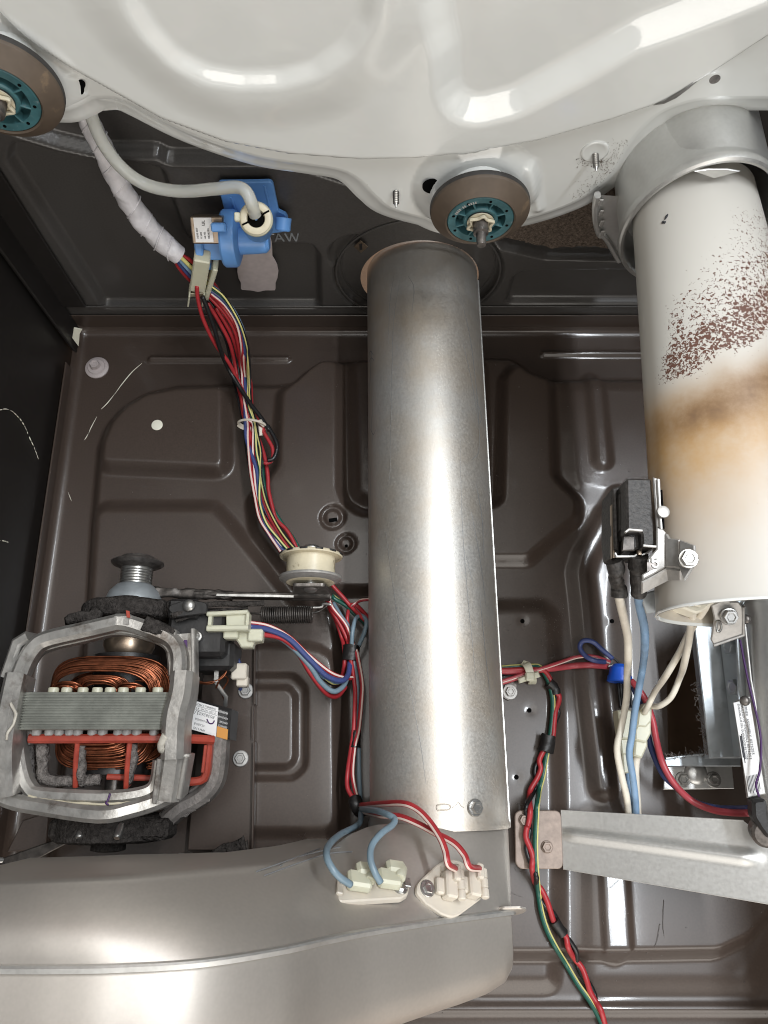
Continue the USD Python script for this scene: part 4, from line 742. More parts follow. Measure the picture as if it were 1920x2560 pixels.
for k in range(13):
    a0 = k * 2 * np.pi / 13 + .1; P = [(MI @ [RI * 1.035 * math.cos(t), RI * 1.035 * math.sin(t), .0092, 1])[:3] for t in np.linspace(a0, a0 + .24, 5)]; obj(idl, 'worn_rim', tube(P, .0009, 6), 'black_plastic', True)
obj(idl, 'axle', D2([(RI * .22, -.016), (RI * .22, .0125), (RI * .33, .0126), (RI * .33, .0150), (RI * .24, .0170), (RI * .1, .0175)], 28), 'steel', 30)
yb = ic[1] - .0152; P_ = lambda pts, y=yb: np.array([A(u, v, y=y) for u, v in pts])
pl = [A(738, 1459, y=yb), A(818, 1457, y=yb), A(830, 1508, z=.075), A(826, 1512, z=.074), A(742, 1512, z=.074)]
obj(idl, 'arm_plate', [prism(rounded3([ic + [-.012, -.0155, .012], ic + [.012, -.0155, .012], ic + [.0165, -.0155, -.023], ic + [-.0150, -.0155, -.023]], .003), .0025, .0005, (0, -1., 0)), bar([ic + [.015, -.017, -.021], ic + [-.016, -.017, -.021]], .008, .0025)], 'dark_steel')
obj(idl, 'arm_rivet', lathe([(.0055, 0), (.005, .001), (.0025, .0016)], 22, FR(ic + [.0005, -.018, .003], (0, -1., .2))), 'steel', True)
pa = ic + [-.012, -.019, -.021]
obj(idl, 'arm', [bar([pa + [.026, 0, 0], pa + [-.080, .001, .003]], .0040, .013, (0, 0, 1.)), jitter(bar(curve([pa + [-.05, 0, .005], pa + [-.08, .001, .006], pa + [-.112, .002, .010]], 10), .008, .006), .002, 200, 6)], 'oily_steel')
obj(idl, 'arm_edge', bar([pa + [-.002, -.001, .0070], pa + [-.062, -.0005, .0098]], .0024, .0014), 'steel')
obj(idl, 'arm_hook', tube(curve(W([(742, 1518, .078), (800, 1518, .078), (808, 1510, .079), (828, 1511, .08)]), 6), .0012, 8), 'steel', True)
s0, s1 = A(655, 1538, z=.082), A(780, 1537, z=.080); t = np.linspace(0, 1, 24 * 14); d = s1 - s0
spring = thing('tension_spring', 'tight dark coil spring beneath the idler arm', 'spring', s0)
obj(spring, 'coil', tube(s0 + t[:, None] * d + .0062 * np.c_[np.zeros_like(t), np.cos(t * 2 * np.pi * 23), np.sin(t * 2 * np.pi * 23)], .00072, 7), 'oily_steel', True)
obj(spring, 'hook', [tube(curve([s1 + [0, 0, .006], s1 + [.006, .002, .004], s1 + [.012, .006, .006]], 6), .0008, 7), tube(curve([s0 + [0, 0, .006], s0 + [-.012, .001, .004], s0 + [-.03, .002, .006]], 6), .0008, 7)], 'oily_steel', True)
# ---------------------------------------------------------------- main wire harness on the left
har = thing('wire_harness', 'long bundle of coloured wires from the white wrapped sleeve down past the idler wheel', 'wire harness', A(620, 1060, z=.04))
def zone(u, v, k):                                    # the bundle hangs off the back wall, then lies on the pan
    if v < 905: return A(u, v, y=.392 - .030 * np.clip((v - 690) / 215, 0, 1) - k * .0022)
    q = A(u, v, y=.362 - k * .0022); g = A(u, v, z=.034 + k * .0022); w = np.clip((v - 905) / 60, 0, 1); return q * (1 - w) + g * w
CA_ = lambda L, k: [zone(380 + x / 4.366, 700 + y / 4.366, k) for x, y in L]
CB_ = lambda L, k: [zone(520 + x / 4.366, 1060 + y / 4.366, k) for x, y in L]
HW = [  # (points in the upper stretch, points in the lower stretch, layer, radius, material, stripe, label)
    ([(490, 60), (500, 200), (560, 430), (690, 700), (830, 890), (950, 1120), (1040, 1300), (1130, 1430), (1220, 1650)], [(590, 60), (650, 160), (705, 270), (700, 390), (640, 430), (615, 420)], 5.0, .00165, 'wire_red', None, 'red wire from the plug'),
    ([(550, 180), (600, 300), (680, 530), (740, 740), (830, 960), (950, 1160), (1080, 1360), (1180, 1490), (1280, 1640)], [(650, 20), (730, 160), (755, 260), (720, 370), (650, 400)], 6.0, .0019, 'wire_black', None, 'black wire from the plug'),
    ([(590, 230), (700, 450), (800, 640), (850, 850), (890, 1100), (930, 1250), (985, 1500)], [(400, 100), (440, 400), (560, 900), (640, 1100), (860, 1440)], 0, .0013, 'wire_black', None, None),
    ([(610, 250), (745, 480), (845, 680), (905, 920), (940, 1150), (975, 1300), (1005, 1500)], [(470, 60), (490, 400), (560, 900), (720, 1180), (850, 1440)], 1.5, .0017, 'wire_red', None, None),
    ([(600, 200), (720, 360), (850, 600), (930, 900), (960, 1150), (1010, 1500)], [(505, 60), (520, 400), (600, 900), (760, 1180), (890, 1440)], .8, .0015, 'wire_black', None, None),
    ([(620, 175), (790, 360), (905, 560), (955, 780), (965, 1000), (975, 1250), (1020, 1500)], [(560, 500), (600, 800), (670, 1000), (780, 1200), (930, 1440)], 2.4, .0017, 'wire_red', None, None),
    ([(640, 150), (800, 290), (930, 500), (985, 760), (985, 1000), (1000, 1250), (1040, 1500)], [(440, 40), (440, 180), (465, 500), (515, 800), (565, 1030), (665, 1200), (800, 1400)], 3.4, .0016, 'wire_red', 'stripe_white', 'red wire with white stripe'),
    ([(600, 110), (700, 205), (850, 400), (940, 560), (1000, 800), (1020, 1100), (1050, 1500)], [(490, 20), (490, 300), (520, 700), (555, 950), (620, 1080), (720, 1220), (830, 1400)], 3.0, .0015, 'wire_red', 'stripe_white', 'red wire with white stripe'),
    ([(620, 95), (770, 210), (890, 370), (980, 560), (1012, 760), (1012, 1000), (1015, 1250), (1022, 1520)], [(412, 50), (430, 200), (535, 520), (560, 800), (630, 1130), (750, 1310), (860, 1420)], 3.2, .0019, 'wire_blue', None, 'dark blue wire'),
    ([(625, 55), (710, 110), (800, 215), (900, 350), (990, 540), (1030, 760), (1030, 1000), (1040, 1300), (1060, 1500)], [(520, 40), (530, 300), (560, 520), (575, 760), (640, 950), (760, 1180), (900, 1430)], 2.0, .0016, 'wire_sky', None, 'pale blue wire'),
    ([(640, 80), (790, 205), (940, 430), (1030, 680), (1050, 860), (1045, 1100), (1050, 1350), (1105, 1520)], [(515, 50), (530, 300), (568, 510), (560, 740), (570, 890), (640, 1090), (780, 1270), (910, 1420)], 4.0, .0014, 'wire_green', 'wire_yellow', 'green wire with yellow stripe'),
    ([(650, 70), (800, 200), (960, 470), (1042, 720), (1062, 900), (1070, 1150), (1080, 1350), (1130, 1560)], [(540, 110), (580, 300), (577, 500), (590, 640), (640, 850), (735, 1060), (850, 1240), (990, 1400)], 4.4, .0013, 'wire_black', 'wire_yellow', 'black wire with yellow dashes'),
    ([(700, 300), (880, 620), (990, 1000), (1070, 1100), (1085, 1350), (1100, 1540)], [(600, 300), (640, 470), (655, 600), (660, 720), (700, 900), (745, 1040), (850, 1150), (920, 1260), (970, 1370)], 1.2, .0018, 'wire_red', None, None),
    ([(690, 320), (860, 620), (960, 1000), (1030, 1400), (1090, 1540)], [(590, 300), (600, 600), (680, 860), (790, 1060), (930, 1250), (1010, 1400)], .4, .0017, 'wire_green', None, None)]
for k, (up, lo, lay, r, m, st, lb) in enumerate(HW): wire(har, CA_(up, lay) + CB_(lo, lay), r * 1.04, m, st, ang=RNG.uniform(-.3, .5), wid=.9, label=lb)
# sleeve of white tape and the wires that enter it
sp = curve(W([(212, 262, 0, .412), (222, 300, 0, .408), (262, 380, 0, .404), (302, 465, 0, .400), (352, 545, 0, .396), (400, 600, 0, .393), (446, 638, 0, .390)]), 14)
rr = np.interp(np.linspace(0, 1, len(sp)), [0, .3, .6, .85, 1], [.0066, .0072, .0080, .0084, .0076]); sl = tube(sp, rr, 26)
v = np.array(sl.vertices); v += .0045 * (np.stack([meshkit.fbm(v * 70 + k * 9, 3, k) for k in range(3)], -1) - .5); sl = trimesh.Trimesh(v, sl.faces, process=False)
slp = obj(har, 'sleeve', sl, 'sleeve', 14, label='crinkled white translucent tape sleeve')
for k in range(6, len(sp) - 6, 9): obj(slp, 'tape_edge', jitter(tube(sp[k:k + 5:2] if 0 else np.array([sp[k] + rr[k] * 1.03 * (frames(sp)[1][k] * math.cos(a) + frames(sp)[2][k] * math.sin(a)) + frames(sp)[0][k] * .006 * math.sin(a + 1) for a in np.linspace(0, 2 * np.pi, 20)]), .0006, 5), .0008, 150, k), 'sleeve', True)
for k, (m, du, dl) in enumerate((('wire_red', -6, 0), ('wire_blue', 0, 1.5), ('wire_sky', 7, 2), ('wire_yellow', 14, 2.5), ('wire_black', 18, 1), ('wire_red', 24, 1), ('wire_pink', -2, -.5), ('wire_blue', 4, .5))):
    wire(har, [zone(430 + du * .8, 630 + du * .2, dl), zone(455 + du, 668 - du * .6, dl), zone(490 + du, 705 - du * .7, dl), zone(528 + du * .6, 735 - du * .6, dl), zone(556 + du * .4, 775 - du * .3, dl)], .0016, m)
# plug on the valve
cp = W([(506, 640, 0, .383), (494, 716, 0, .383)]); dz = nrm(cp[1] - cp[0]); nz = np.array([0, -1., 0.])
plug = obj(har, 'plug', [obox(cp[0] - dz * .001, cp[1], .0125, .012, .001, (0, 1., 0)), obox(cp[1] - dz * .002, cp[1] + dz * .012 , .0135, .002, .0005, (0, 1., 0))] + [obox(cp[1] + np.array([s * .0060, -.005, 0]), cp[1] + dz * .016 + np.array([s * .0060 , -.005, 0]), .0014, .010, .0004, (0, 1., 0)) for s in (-1, 1)] + [obox(cp[0] + [.0085, 0, -.010], cp[1] + dz * .012 + [.0085, 0, 0], .004, .012, .0008, (0, 1., 0))], 'nylon', label='translucent white two wire plug')
obj(plug, 'socket', prism([cp[1] + dz * .0005 + [-.005, -.0063, 0], cp[1] + dz * .0005 + [.005, -.0063, 0], cp[1] + dz * .014 + [.005, -.0005, 0], cp[1] + dz * .014 + [-.005, -.0005, 0]], .0005), 'cream_plastic')
# tie half way down
tc = A(630, 1062, z=.047); tM = FR(tc, (.10, 1., -.1), (1., 0, 0))
tie = obj(har, 'cable_tie', [tube([(tM @ [.0125 * math.cos(a), .0085 * math.sin(a), 0, 1])[:3] for a in np.linspace(0, 2 * np.pi, 30)], .0011, 6), at(bar([(.0125 * math.cos(a), .0085 * math.sin(a), 0) for a in np.linspace(.1, np.pi - .1, 14)], .0046, .0012, (0, 1., .1)), tM), prism(W([(640, 1052, .052), (652, 1048, .05), (664, 1066, .046), (656, 1068, .046)]), .002), prism(W([(646, 1064, .048), (656, 1070, .046), (656, 1089, .044), (648, 1090, .044)]), .0015)], 'ivory_plastic')
# lower stretch beside the duct
CC = lambda L, z: [A(780 + x / 3.568, 1460 + y / 3.568, z=z + .003 * math.sin(i * 1.7)) for i, (x, y) in enumerate(L)]
for L, z, r, m, st, lb in (([(120, 90), (155, 210), (215, 330), (265, 480), (285, 570), (290, 700), (275, 800), (265, 840)], .046, .0017, 'wire_red', None, None), ([(130, 100), (165, 210), (260, 380), (315, 500), (330, 570), (345, 670), (375, 850), (385, 1000), (372, 1300), (350, 1460), (318, 1680), (318, 1820), (380, 1935)], .049, .0018, 'wire_red', None, None),
    ([(140, 100), (178, 210), (300, 370), (360, 530), (395, 600), (410, 670), (445, 880), (440, 1050), (415, 1300), (380, 1460), (362, 1700), (405, 1925)], .051, .0018, 'wire_red', 'stripe_white', 'red wire with white stripe'), ([(190, 170), (262, 290), (335, 400), (350, 560)], .046, .0017, 'wire_grey', None, None), ([(352, 560), (362, 420), (390, 312), (440, 283), (485, 330), (468, 430), (415, 555)], .052, .0018, 'wire_grey', None, 'grey blue wire bent in a loop'),
    ([(360, 560), (375, 690), (402, 900), (395, 1300), (415, 1460), (420, 1700), (432, 1945)], .046, .0018, 'wire_grey', None, None), ([(150, -40), (180, 10), (270, 110), (345, 195), (480, 330), (560, 380)], .050, .0017, 'wire_red', None, None), ([(150, 60), (200, 130), (300, 190), (400, 290), (520, 385)], .044, .0018, 'wire_green', None, None), ([(160, 80), (210, 120), (330, 215), (440, 330), (530, 420)], .042, .0014, 'wire_green', 'wire_yellow', None),
    ([(330, 190), (390, 190), (450, 245), (510, 310), (560, 330)], .046, .0019, 'wire_red', None, None), ([(360, 200), (385, 178), (430, 148), (510, 138), (580, 150)], .048, .0014, 'wire_pink', 'stripe_white', None), ([(325, 230), (315, 310), (330, 400)], .042, .0016, 'wire_red', None, None), ([(240, 260), (285, 330), (315, 400)], .042, .0013, 'wire_black', None, None)):
    wire(har, CC(L, z), r, m, st, ang=-.4, label=lb)
CM = lambda L, z0, z1: [A(440 + x / 3, 1340 + y / 3, z=z0 + (z1 - z0) * i / (len(L) - 1)) for i, (x, y) in enumerate(L)]
for L, z0, z1, r, m, st in (([(540, 650), (700, 680), (850, 760), (1000, 900), (1150, 1020), (1250, 1062), (1315, 1065)], .117, .05, .0019, 'wire_red', 'stripe_white'), ([(545, 680), (700, 705), (850, 775), (1000, 925), (1130, 1050), (1240, 1085), (1290, 1040), (1305, 940)], .117, .048, .0022, 'wire_blue', None), ([(545, 705), (700, 720), (850, 790), (990, 930), (1110, 1060), (1220, 1095), (1280, 1060)], .114, .046, .0018, 'wire_sky', None),
    ([(560, 700), (720, 728), (850, 795), (950, 905), (1050, 1010), (1150, 1100), (1210, 1115), (1260, 1095)], .112, .045, .0015, 'wire_black', 'wire_yellow'), ([(560, 715), (720, 740), (850, 815), (1000, 970), (1080, 1090), (1175, 1165), (1250, 1130), (1290, 1040), (1310, 940)], .108, .044, .0021, 'wire_grey', None), ([(630, 735), (790, 765), (905, 860), (1010, 1030), (1100, 1150), (1160, 1198), (1215, 1195), (1270, 1130)], .108, .042, .0021, 'wire_red', None)):
    wire(har, CM(L, z0, z1), r, m, st, ang=-.2)
for (x, y, w, h, ra) in ((348, 616, 150, 140, .0060), (390, 1384, 88, 150, .0052)):
    a_, b_ = CC([(x + 6, y - h / 2)], .049)[0], CC([(x - 6, y + h / 2)], .049)[0]; P = np.array([a_ + (b_ - a_) * t for t in np.linspace(0, 1, 14)]); m = tube(P, ra, 20); vv = np.array(m.vertices); c = P.mean(0)
    vv[:, 0] = c[0] + (vv[:, 0] - c[0]) * (w / 3.568 * PX(870, 1650, .05) / 2 / ra); obj(har, 'tape_band', jitter(trimesh.Trimesh(vv, m.faces, process=False), .0010, 250, 3), 'tape_black', 40)
obj(har, 'tape_band', jitter(tube(curve(CC([(378, 1920), (400, 1980), (430, 2020), (455, 2040)], .050), 6), .0052, 14), .0012, 200, 4), 'tape_black', 40)
# the plugs at the motor
m1 = [A(u, v, z=.125) for u, v in ((521, 1538), (622, 1533), (624, 1572), (521, 1574))]
fr = obj(har, 'motor_plug', [bar([m1[0], m1[1]], .0030, .012), bar([m1[2], m1[3]], .0040, .013), bar([(m1[0] + m1[3]) / 2 + [.001, 0, 0]] * 1 + [(m1[0] + m1[3]) / 2 + [.0035, 0, 0]], .011, .012), prism([m1[0] * .55 + m1[1] * .45, m1[1], m1[2], m1[3] * .55 + m1[2] * .45], .003), obox(m1[1] * .5 + m1[2] * .5 - [.002, 0, 0], m1[1] * .5 + m1[2] * .5 + [.0006, 0, 0], .012, .012, .001),
    rbox(.0105, .0075, .010, .001, FR(A(579, 1586, z=.121), (0, 0, 1.))), prism(W([(580, 1590, .119), (598, 1572, .119), (622, 1574, .119), (655, 1580, .119), (655, 1602, .119), (634, 1606, .119), (630, 1618, .119), (602, 1618, .119), (594, 1605, .119)]), -.010, .001), rbox(.011, .009, .010, .001, FR(A(640, 1590, z=.117), (0, 0, 1.)))], 'nylon', label='cream nylon plug pushed on the motor switch')
obj(fr, 'window', prism([m1[0] * .9 + m1[1] * .1 + [0, -.002, -.004], m1[0] * .62 + m1[1] * .38 + [0, -.002, -.004], m1[3] * .62 + m1[2] * .38 + [0, .003, -.004], m1[3] * .9 + m1[2] * .1 + [0, .003, -.004]], .001), 'oily_steel')
# leads to fuse and thermostat
CD = lambda L: W([(780 + x / 3, 1980 + y / 3, z) for x, y, z in L])
wire(har, CD([(370, 150, .06), (350, 240, .08), (210, 320, .135), (125, 400, .175), (110, 480, .195), (150, 570, .200), (210, 640, .198), (290, 695, .192)]), .0021, 'wire_grey', label='grey blue lead to the thermal fuse', name='lead')
wire(har, CD([(370, 130, .07), (480, 140, .125), (570, 170, .145), (620, 205, .150), (600, 250, .155), (520, 310, .165), (450, 400, .172), (438, 500, .178), (470, 600, .180), (515, 680, .178)]), .0021, 'wire_grey', label='grey blue lead to the thermal fuse', name='lead')
p2 = hit(TOP, 1120, 2190, .011)[0]; p3 = hit(TOP, 1177, 2184, .011)[0]
wire(har, list(CD([(370, 100, .06), (520, 88, .110), (680, 85, .140), (790, 130, .150), (880, 220, .157), (960, 340, .165), (1000, 440, .170), (1022, 540, .172)])) + [p2, p2 + [0, -.004, -.002]], .0021, 'wire_red', 'stripe_white', .5, label='red lead with white stripe to the thermostat', name='lead')
wire(har, list(CD([(390, 145, .06), (520, 175, .115), (660, 185, .135), (800, 240, .145), (930, 310, .152), (1060, 380, .160), (1140, 470, .165), (1180, 560, .166)])) + [p3, p3 + [0, -.004, -.002]], .0021, 'wire_red', 'stripe_white', .5, label='red lead with white stripe to the thermostat', name='lead')

# ---------------------------------------------------------------- clear hose and blue water valve
hose = thing('clear_hose', 'clear flexible hose curving from under the bulkhead to the blue valve', 'hose', A(400, 470, y=.39))
obj(hose, 'tube', tube(curve(W([(222, 250, 0, .402), (232, 300, 0, .398), (262, 365, 0, .394), (310, 425, 0, .390), (370, 463, 0, .387), (450, 478, 0, .384), (540, 472, 0, .380), (590, 468, 0, .377), (614, 478, 0, .373), (628, 505, 0, .368), (638, 538, 0, .366)]), 12), .0043, 20, caps=False), 'clear_hose', True)
CV = lambda x, y: (420 + x / 4.366, 420 + y / 4.366)
VP = lambda x, y, Yy: A(*CV(x, y), y=Yy)
val = thing('water_valve', 'bright blue plastic water valve screwed on the back wall beside the clear hose', 'valve', VP(850, 700, .40))
obj(val, 'bracket_plate', prism(rounded3([VP(x, y, .4195) for x, y in ((548, 165), (560, 128), (1120, 118), (1150, 145), (1210, 440), (1290, 480), (1312, 520), (1310, 665), (1100, 690), (800, 680), (650, 560))], .0025), .0030, .0008, (0, -1., 0)), 'blue_plastic')
for (x0, y0, x1, y1) in ((690, 320, 770, 580), (1050, 190, 1150, 590)): obj(val, 'rib', bar([VP(x0, y0, .4165), VP(x1, y1, .4165)], .0016, .0018, (0, -1., 0)), 'blue_plastic')
sA, sB = VP(1262, 545, .412), VP(1252, 690, .404); obj(val, 'screw_boss', [lathe([(.0062, 0), (.0060, np.linalg.norm(sB - sA) - .001), (.0052, np.linalg.norm(sB - sA)), (.0016, np.linalg.norm(sB - sA)), (.0014, np.linalg.norm(sB - sA) - .003)], 28, FR(sA, sB - sA))], 'blue_plastic', 30)
nv = nrm([0, -.72, .69]); yv = nrm(np.cross(nv, [1., 0, 0]))
VB = lambda x, y, Yy, sx, sy, sz, b=.001: rbox(sx, sy, sz, b, FR(VP(x, y, Yy), nv, (1., 0, 0)))
obj(val, 'solenoid_frame', [VB(455, 665, .392, .0245, .0195, .016, .0008)], 'brass_zinc')
lb = obj(val, 'label', rbox(.0135, .0175, .0004, .0001, FR(VP(412, 660, .392) + nv * .0083, nv, (1., 0, 0))), 'paper')
lc = VP(412, 660, .392) + nv * .0087
for k, (s_, h) in enumerate((('2150 007', .0012), ('V 120', .0012), ('60 HZ', .0012), ('8528325', .0012))):
    obj(lb, 'print', text(s_, h, FR(lc + np.array([-.0042 + k * .0028, 0, 0]) - yv * .0062, nv, yv), .0001, True), 'ink', False)
obj(lb, 'print', text('UL', .0022, FR(lc + np.array([.0016, 0, 0]) + yv * .003, nv, yv), .0001, True), 'ink', False)
obj(val, 'coil_cover', [VB(470, 875, .394, .0235, .016, .014, .001), VB(345, 850, .390, .006, .014, .010, .001), VB(430, 1010, .392, .006, .014, .006, .001)], 'blue_plastic')
obj(val, 'metal_pin', bar([VP(470, 998, .39), VP(640, 998, .39)], .0008, .0010), 'steel')
fc = VP(690, 770, .394); fx = np.array([1., 0, 0])
obj(val, 'diaphragm_flange', [at(lathe([(.014, -.0065), (.0205, -.0060), (.0215, -.0045), (.0215, .0030), (.0205, .0050), (.0160, .0068), (.012, .007)], 44), FR(fc, fx))], 'blue_plastic', 30)
obj(val, 'flange_slot', rbox(.005, .002, .0016, .0005, FR(fc + yv * -.0212, yv, fx)), 'ink_purple')
obj(val, 'flange_tab', rbox(.011, .0065, .006, .001, FR(VP(555, 645, .384), nv, fx)), 'blue_plastic')
obj(val, 'body', [at(lathe([(.0105, 0), (.0100, .004), (.0095, .016), (.0088, .023), (.006, .0255)], 30), FR(fc + fx * .004 - yv * .002, fx)), VB(930, 830, .396, .022, .0115, .014, .004), VB(880, 690, .402, .014, .012, .012, .002)], 'blue_plastic', 30)
pc = VP(985, 640, .382); pt = VP(962, 560, .366); pa_ = nrm(pt - pc)
obj(val, 'outlet_port', at(lathe([(.0095, -.012), (.0108, -.002), (.0108, np.linalg.norm(pt - pc))], 36), FR(pc, pa_)), 'blue_plastic', 30)
rg = FR(pt, pa_)
obj(val, 'collet_ring', [at(lathe([(.0112, -.0015), (.0118, 0), (.0116, .0022), (.0108, .0032), (.0102, .0034)], 40, caps=False), rg)], 'nylon', 30)
obj(val, 'collet', [at(lathe([(.0108, .0022), (.0106, .0044), (.0090, .0050), (.0064, .0046), (.0058, .002), (.0056, -.004)], 40, caps=False), rg)], 'cream_plastic', 30)
obj(val, 'port_bore', at(lathe([(.0058, .0008), (.001, .0006)], 24, caps=False), rg), 'void_black')
for a in (.5, 2.0, 3.6): obj(val, 'collet_slot', at(rbox(.005, .0012, .002, .0003), rg @ trimesh.transformations.rotation_matrix(a, [0, 0, 1]) @ trimesh.transformations.translation_matrix([.0080, 0, .0045])), 'void_black')
obj(val, 'collet_latch', at(rbox(.004, .006, .006, .0008), rg @ trimesh.transformations.translation_matrix([-.0128, .001, .001])), 'nylon')
# ---------------------------------------------------------------- burner tube
tz, ty0, ty1 = .272, .083, .360
tys = np.linspace(ty0, ty1, 150); tn = 200; ta = np.linspace(0, 2 * np.pi, tn, endpoint=False)
def tube_sec(y):
    s = (y - ty0) / (ty1 - ty0); return .2000 + (.2035 - .2000) * s, .0530 + (.0385 - .0530) * s, .0385 + (.0365 - .0385) * s
cutaway = .062 * np.clip(.5 + (np.angle(np.exp(1j * (ta + 1.0))) + .48) / .12, 0, 1) * np.clip(.5 - (np.angle(np.exp(1j * (ta + 1.0))) - 1.05) / .12, 0, 1)   # the mouth is cut back below on the right
def tube_rings(off, ysq): 
    R = []
    for y in ysq:
        c, a, b = tube_sec(y); R.append(np.stack([c + (a + off) * np.cos(ta), y + cutaway * (ty1 - y) / (ty1 - ty0), tz - .0095 * ((y - ty0) / (ty1 - ty0)) ** 1.5 + (b + off) * np.sin(ta)], -1))
    return R
RG = tube_rings(0, tys); TB = strip(np.array(RG), True, False, False)
bt = thing('burner_tube', 'cream enamelled burner tube with rust flakes and a brown heat stain', 'burner tube', (.2, .25, tz))
Vt = np.array(RG).reshape(-1, 3); dv_ = Vt - [0, 0, CH]; up_, fw_ = np.array([0, math.cos(TH), math.sin(TH)]), np.array([0, math.sin(TH), -math.cos(TH)])
de = dv_ @ fw_; U = 960 + F * dv_[:, 0] / de; V = 1280 - F * (dv_ @ up_) / de
vis = np.clip((Vt[:, 2] - tz + .03) / .02, 0, 1)      # the damage is on the upper side of the tube
wob = 70 * (meshkit.fbm(np.stack([U / 110, V / 110, U * 0], -1), 3, 3) - .5)
ln = V + wob - (925 - .60 * (U - 1640)); wd = np.interp(U, [1640, 1750, 1920], [55, 90, 80])
rust = np.where(ln > 0, np.exp(-(ln / (wd * .85)) ** 4), np.exp(-(ln / (wd * 1.1)) ** 2)) * np.clip((U - 1628) / 45, 0, 1)
rust = np.maximum(rust, .66 * np.clip(1 - np.abs(ln + 85) / np.interp(U, [1640, 1750, 1920], [110, 170, 240]), 0, 1) ** .6 * np.clip((U - 1640) / 40, 0, 1))
rust = np.maximum(rust, .50 * np.clip((U - 1780) / 80, 0, 1) * np.clip((V - 480) / 60, 0, 1) * (ln < 0))
l2 = V + wob * .6 - (1085 - .42 * (U - 1625)); brown = np.exp(-(l2 / np.interp(U, [1620, 1920], [46, 84])) ** 2) * np.clip(.30 + (U - 1610) / 220, .2, .85)
tan = np.clip(np.exp(-np.where(l2 > 0, l2 / 250, -l2 / 120) ** 2), 0, 1) * np.clip((l2 > 0) * 1. + np.exp(-(l2 / 95) ** 2), 0, 1)
rust = np.minimum(rust, .84)
obj(bt, 'tube', TB, 'tube_enamel', True, stain=np.c_[rust, tan, brown * .85] * vis[:, None])
obj(bt, 'inner_wall', strip(np.array(tube_rings(-.0012, tys[::-1])), True, False, False), 'ivory_plastic', True)
obj(bt, 'rim', strip(np.array([tube_rings(o, [y])[0] for o, y in ((0, ty0), (.0009, ty0 - .0006), (.0006, ty0 - .0016), (-.0008, ty0 - .0016), (-.0012, ty0))]), True, False, False), 'white_enamel', True)
tp = lambda u, v, l=0.: hit(TB, u, v, l)
for uv in ([(1670, 535), (1662, 550)], [(1660, 552), (1655, 560)], [(1664, 553), (1660, 560)]):
    obj(bt, 'scratch', tube(curve([tp(u, v, .0001)[0] for u, v in uv], 4), [.0002, .0007, .0008, .0006, .0002], 5), 'ink', True)

# ---------------------------------------------------------------- flame sensor on the left of the tube
CS = lambda x, y: (1440 + x / 3.456, 1160 + y / 3.456)
SP = lambda x, y, z: A(*CS(x, y), z=z + .055)
Q = lambda z, *pts: [SP(x, y, z) for x, y in pts]                      # heights in this group count from the tube's underside
sen = thing('flame_sensor', 'sooty black sensor block clipped to the left side of the cream tube', 'sensor', SP(500, 450, .21))
obj(sen, 'block', [prism(rounded3(Q(.232, (432, 118), (655, 124), (690, 712), (572, 716), (566, 585), (440, 590)), .0015), -.034, .0012), prism(Q(.226, (440, 600), (566, 600), (570, 715), (520, 735), (440, 735)), -.028, .001)], 'soot_plastic')
obj(sen, 'cover', [prism(rounded3(Q(.214, (312, 205), (380, 185), (435, 180), (440, 590), (385, 600), (385, 780), (330, 780), (310, 600)), .0015), -.022, .0012), jitter(prism(Q(.221, (380, 260), (430, 240), (432, 560), (380, 570)), -.02), .0008, 200, 2)], 'soot_plastic')
obj(sen, 'cover_ridge', [bar(Q(.2155, (330, 220), (335, 480), (345, 740)), .0022, .002)], 'soot_plastic')
obj(sen, 'clip_strap', [bar(Q(.234, (425, 592), (455, 568), (570, 578)), .0012, .002), bar(Q(.222, (335, 770), (350, 800), (500, 800), (520, 785)), .0012, .002), bar(Q(.224, (565, 790), (610, 770), (660, 730)), .0010, .002), bar(Q(.2345, (580, 705), (690, 715)), .0014, .0014)], 'dull_zinc')
obj(sen, 'brass_terminal', [bar(Q(.222, (540, 640), (545, 790)), .0028, .003), bar(Q(.212, (312, 360), (318, 820)), .0016, .004)], 'brass_zinc')
obj(sen, 'oily_window', jitter(prism(Q(.2265, (400, 625), (500, 625), (505, 750), (395, 755)), .001), .0005, 300, 3), 'oily_steel')
obj(sen, 'red_tab', prism(Q(.208, (303, 580), (318, 560), (326, 690), (310, 690)), .001), 'wire_red')
br = obj(sen, 'bracket', [prism(Q(.233, (660, 122), (700, 132), (708, 400), (735, 560), (690, 560)), .0016), bar(Q(.2352, (708, 135), (735, 565)), .0018, .0022), prism(Q(.234, (690, 555), (740, 560), (775, 600), (782, 890), (570, 1005), (566, 960), (615, 930), (615, 830), (690, 740)), .0014), prism([SP(775, 600, .2350), SP(800, 610, .236), SP(830, 650, .237), SP(895, 652, .2430), SP(918, 905, .2430), SP(785, 895, .236)], .0014),
    prism([SP(895, 652, .2444), SP(1035, 705, .2520), SP(1045, 755, .2520), SP(1032, 760, .2520), SP(1052, 880, .2520), SP(915, 1000, .2500), SP(918, 905, .2444)], .0012), prism([SP(782, 893, .2352), SP(918, 908, .2440), SP(915, 1003, .2380), SP(800, 996, .229)], .0012), prism([SP(782, 895, .2352), SP(800, 996, .229), SP(562, 1120, .224), SP(562, 1010, .230)], .0012)], 'dull_zinc', 20)
obj(br, 'tab', lathe([(.0034, 0), (.0032, .0010), (.002, .0013)], 24, FR(SP(752, 416, .2372), (0, 0, 1.))), 'dull_zinc')
obj(br, 'slot', [prism(Q(.2360, (726, 225), (745, 225), (765, 560), (745, 560)), .0004, .0001)], 'void_black')
obj(br, 'number_plate', [prism(Q(.2358, (610, 850), (700, 850), (705, 890), (612, 935)), .0003, .0001)], 'dark_steel')
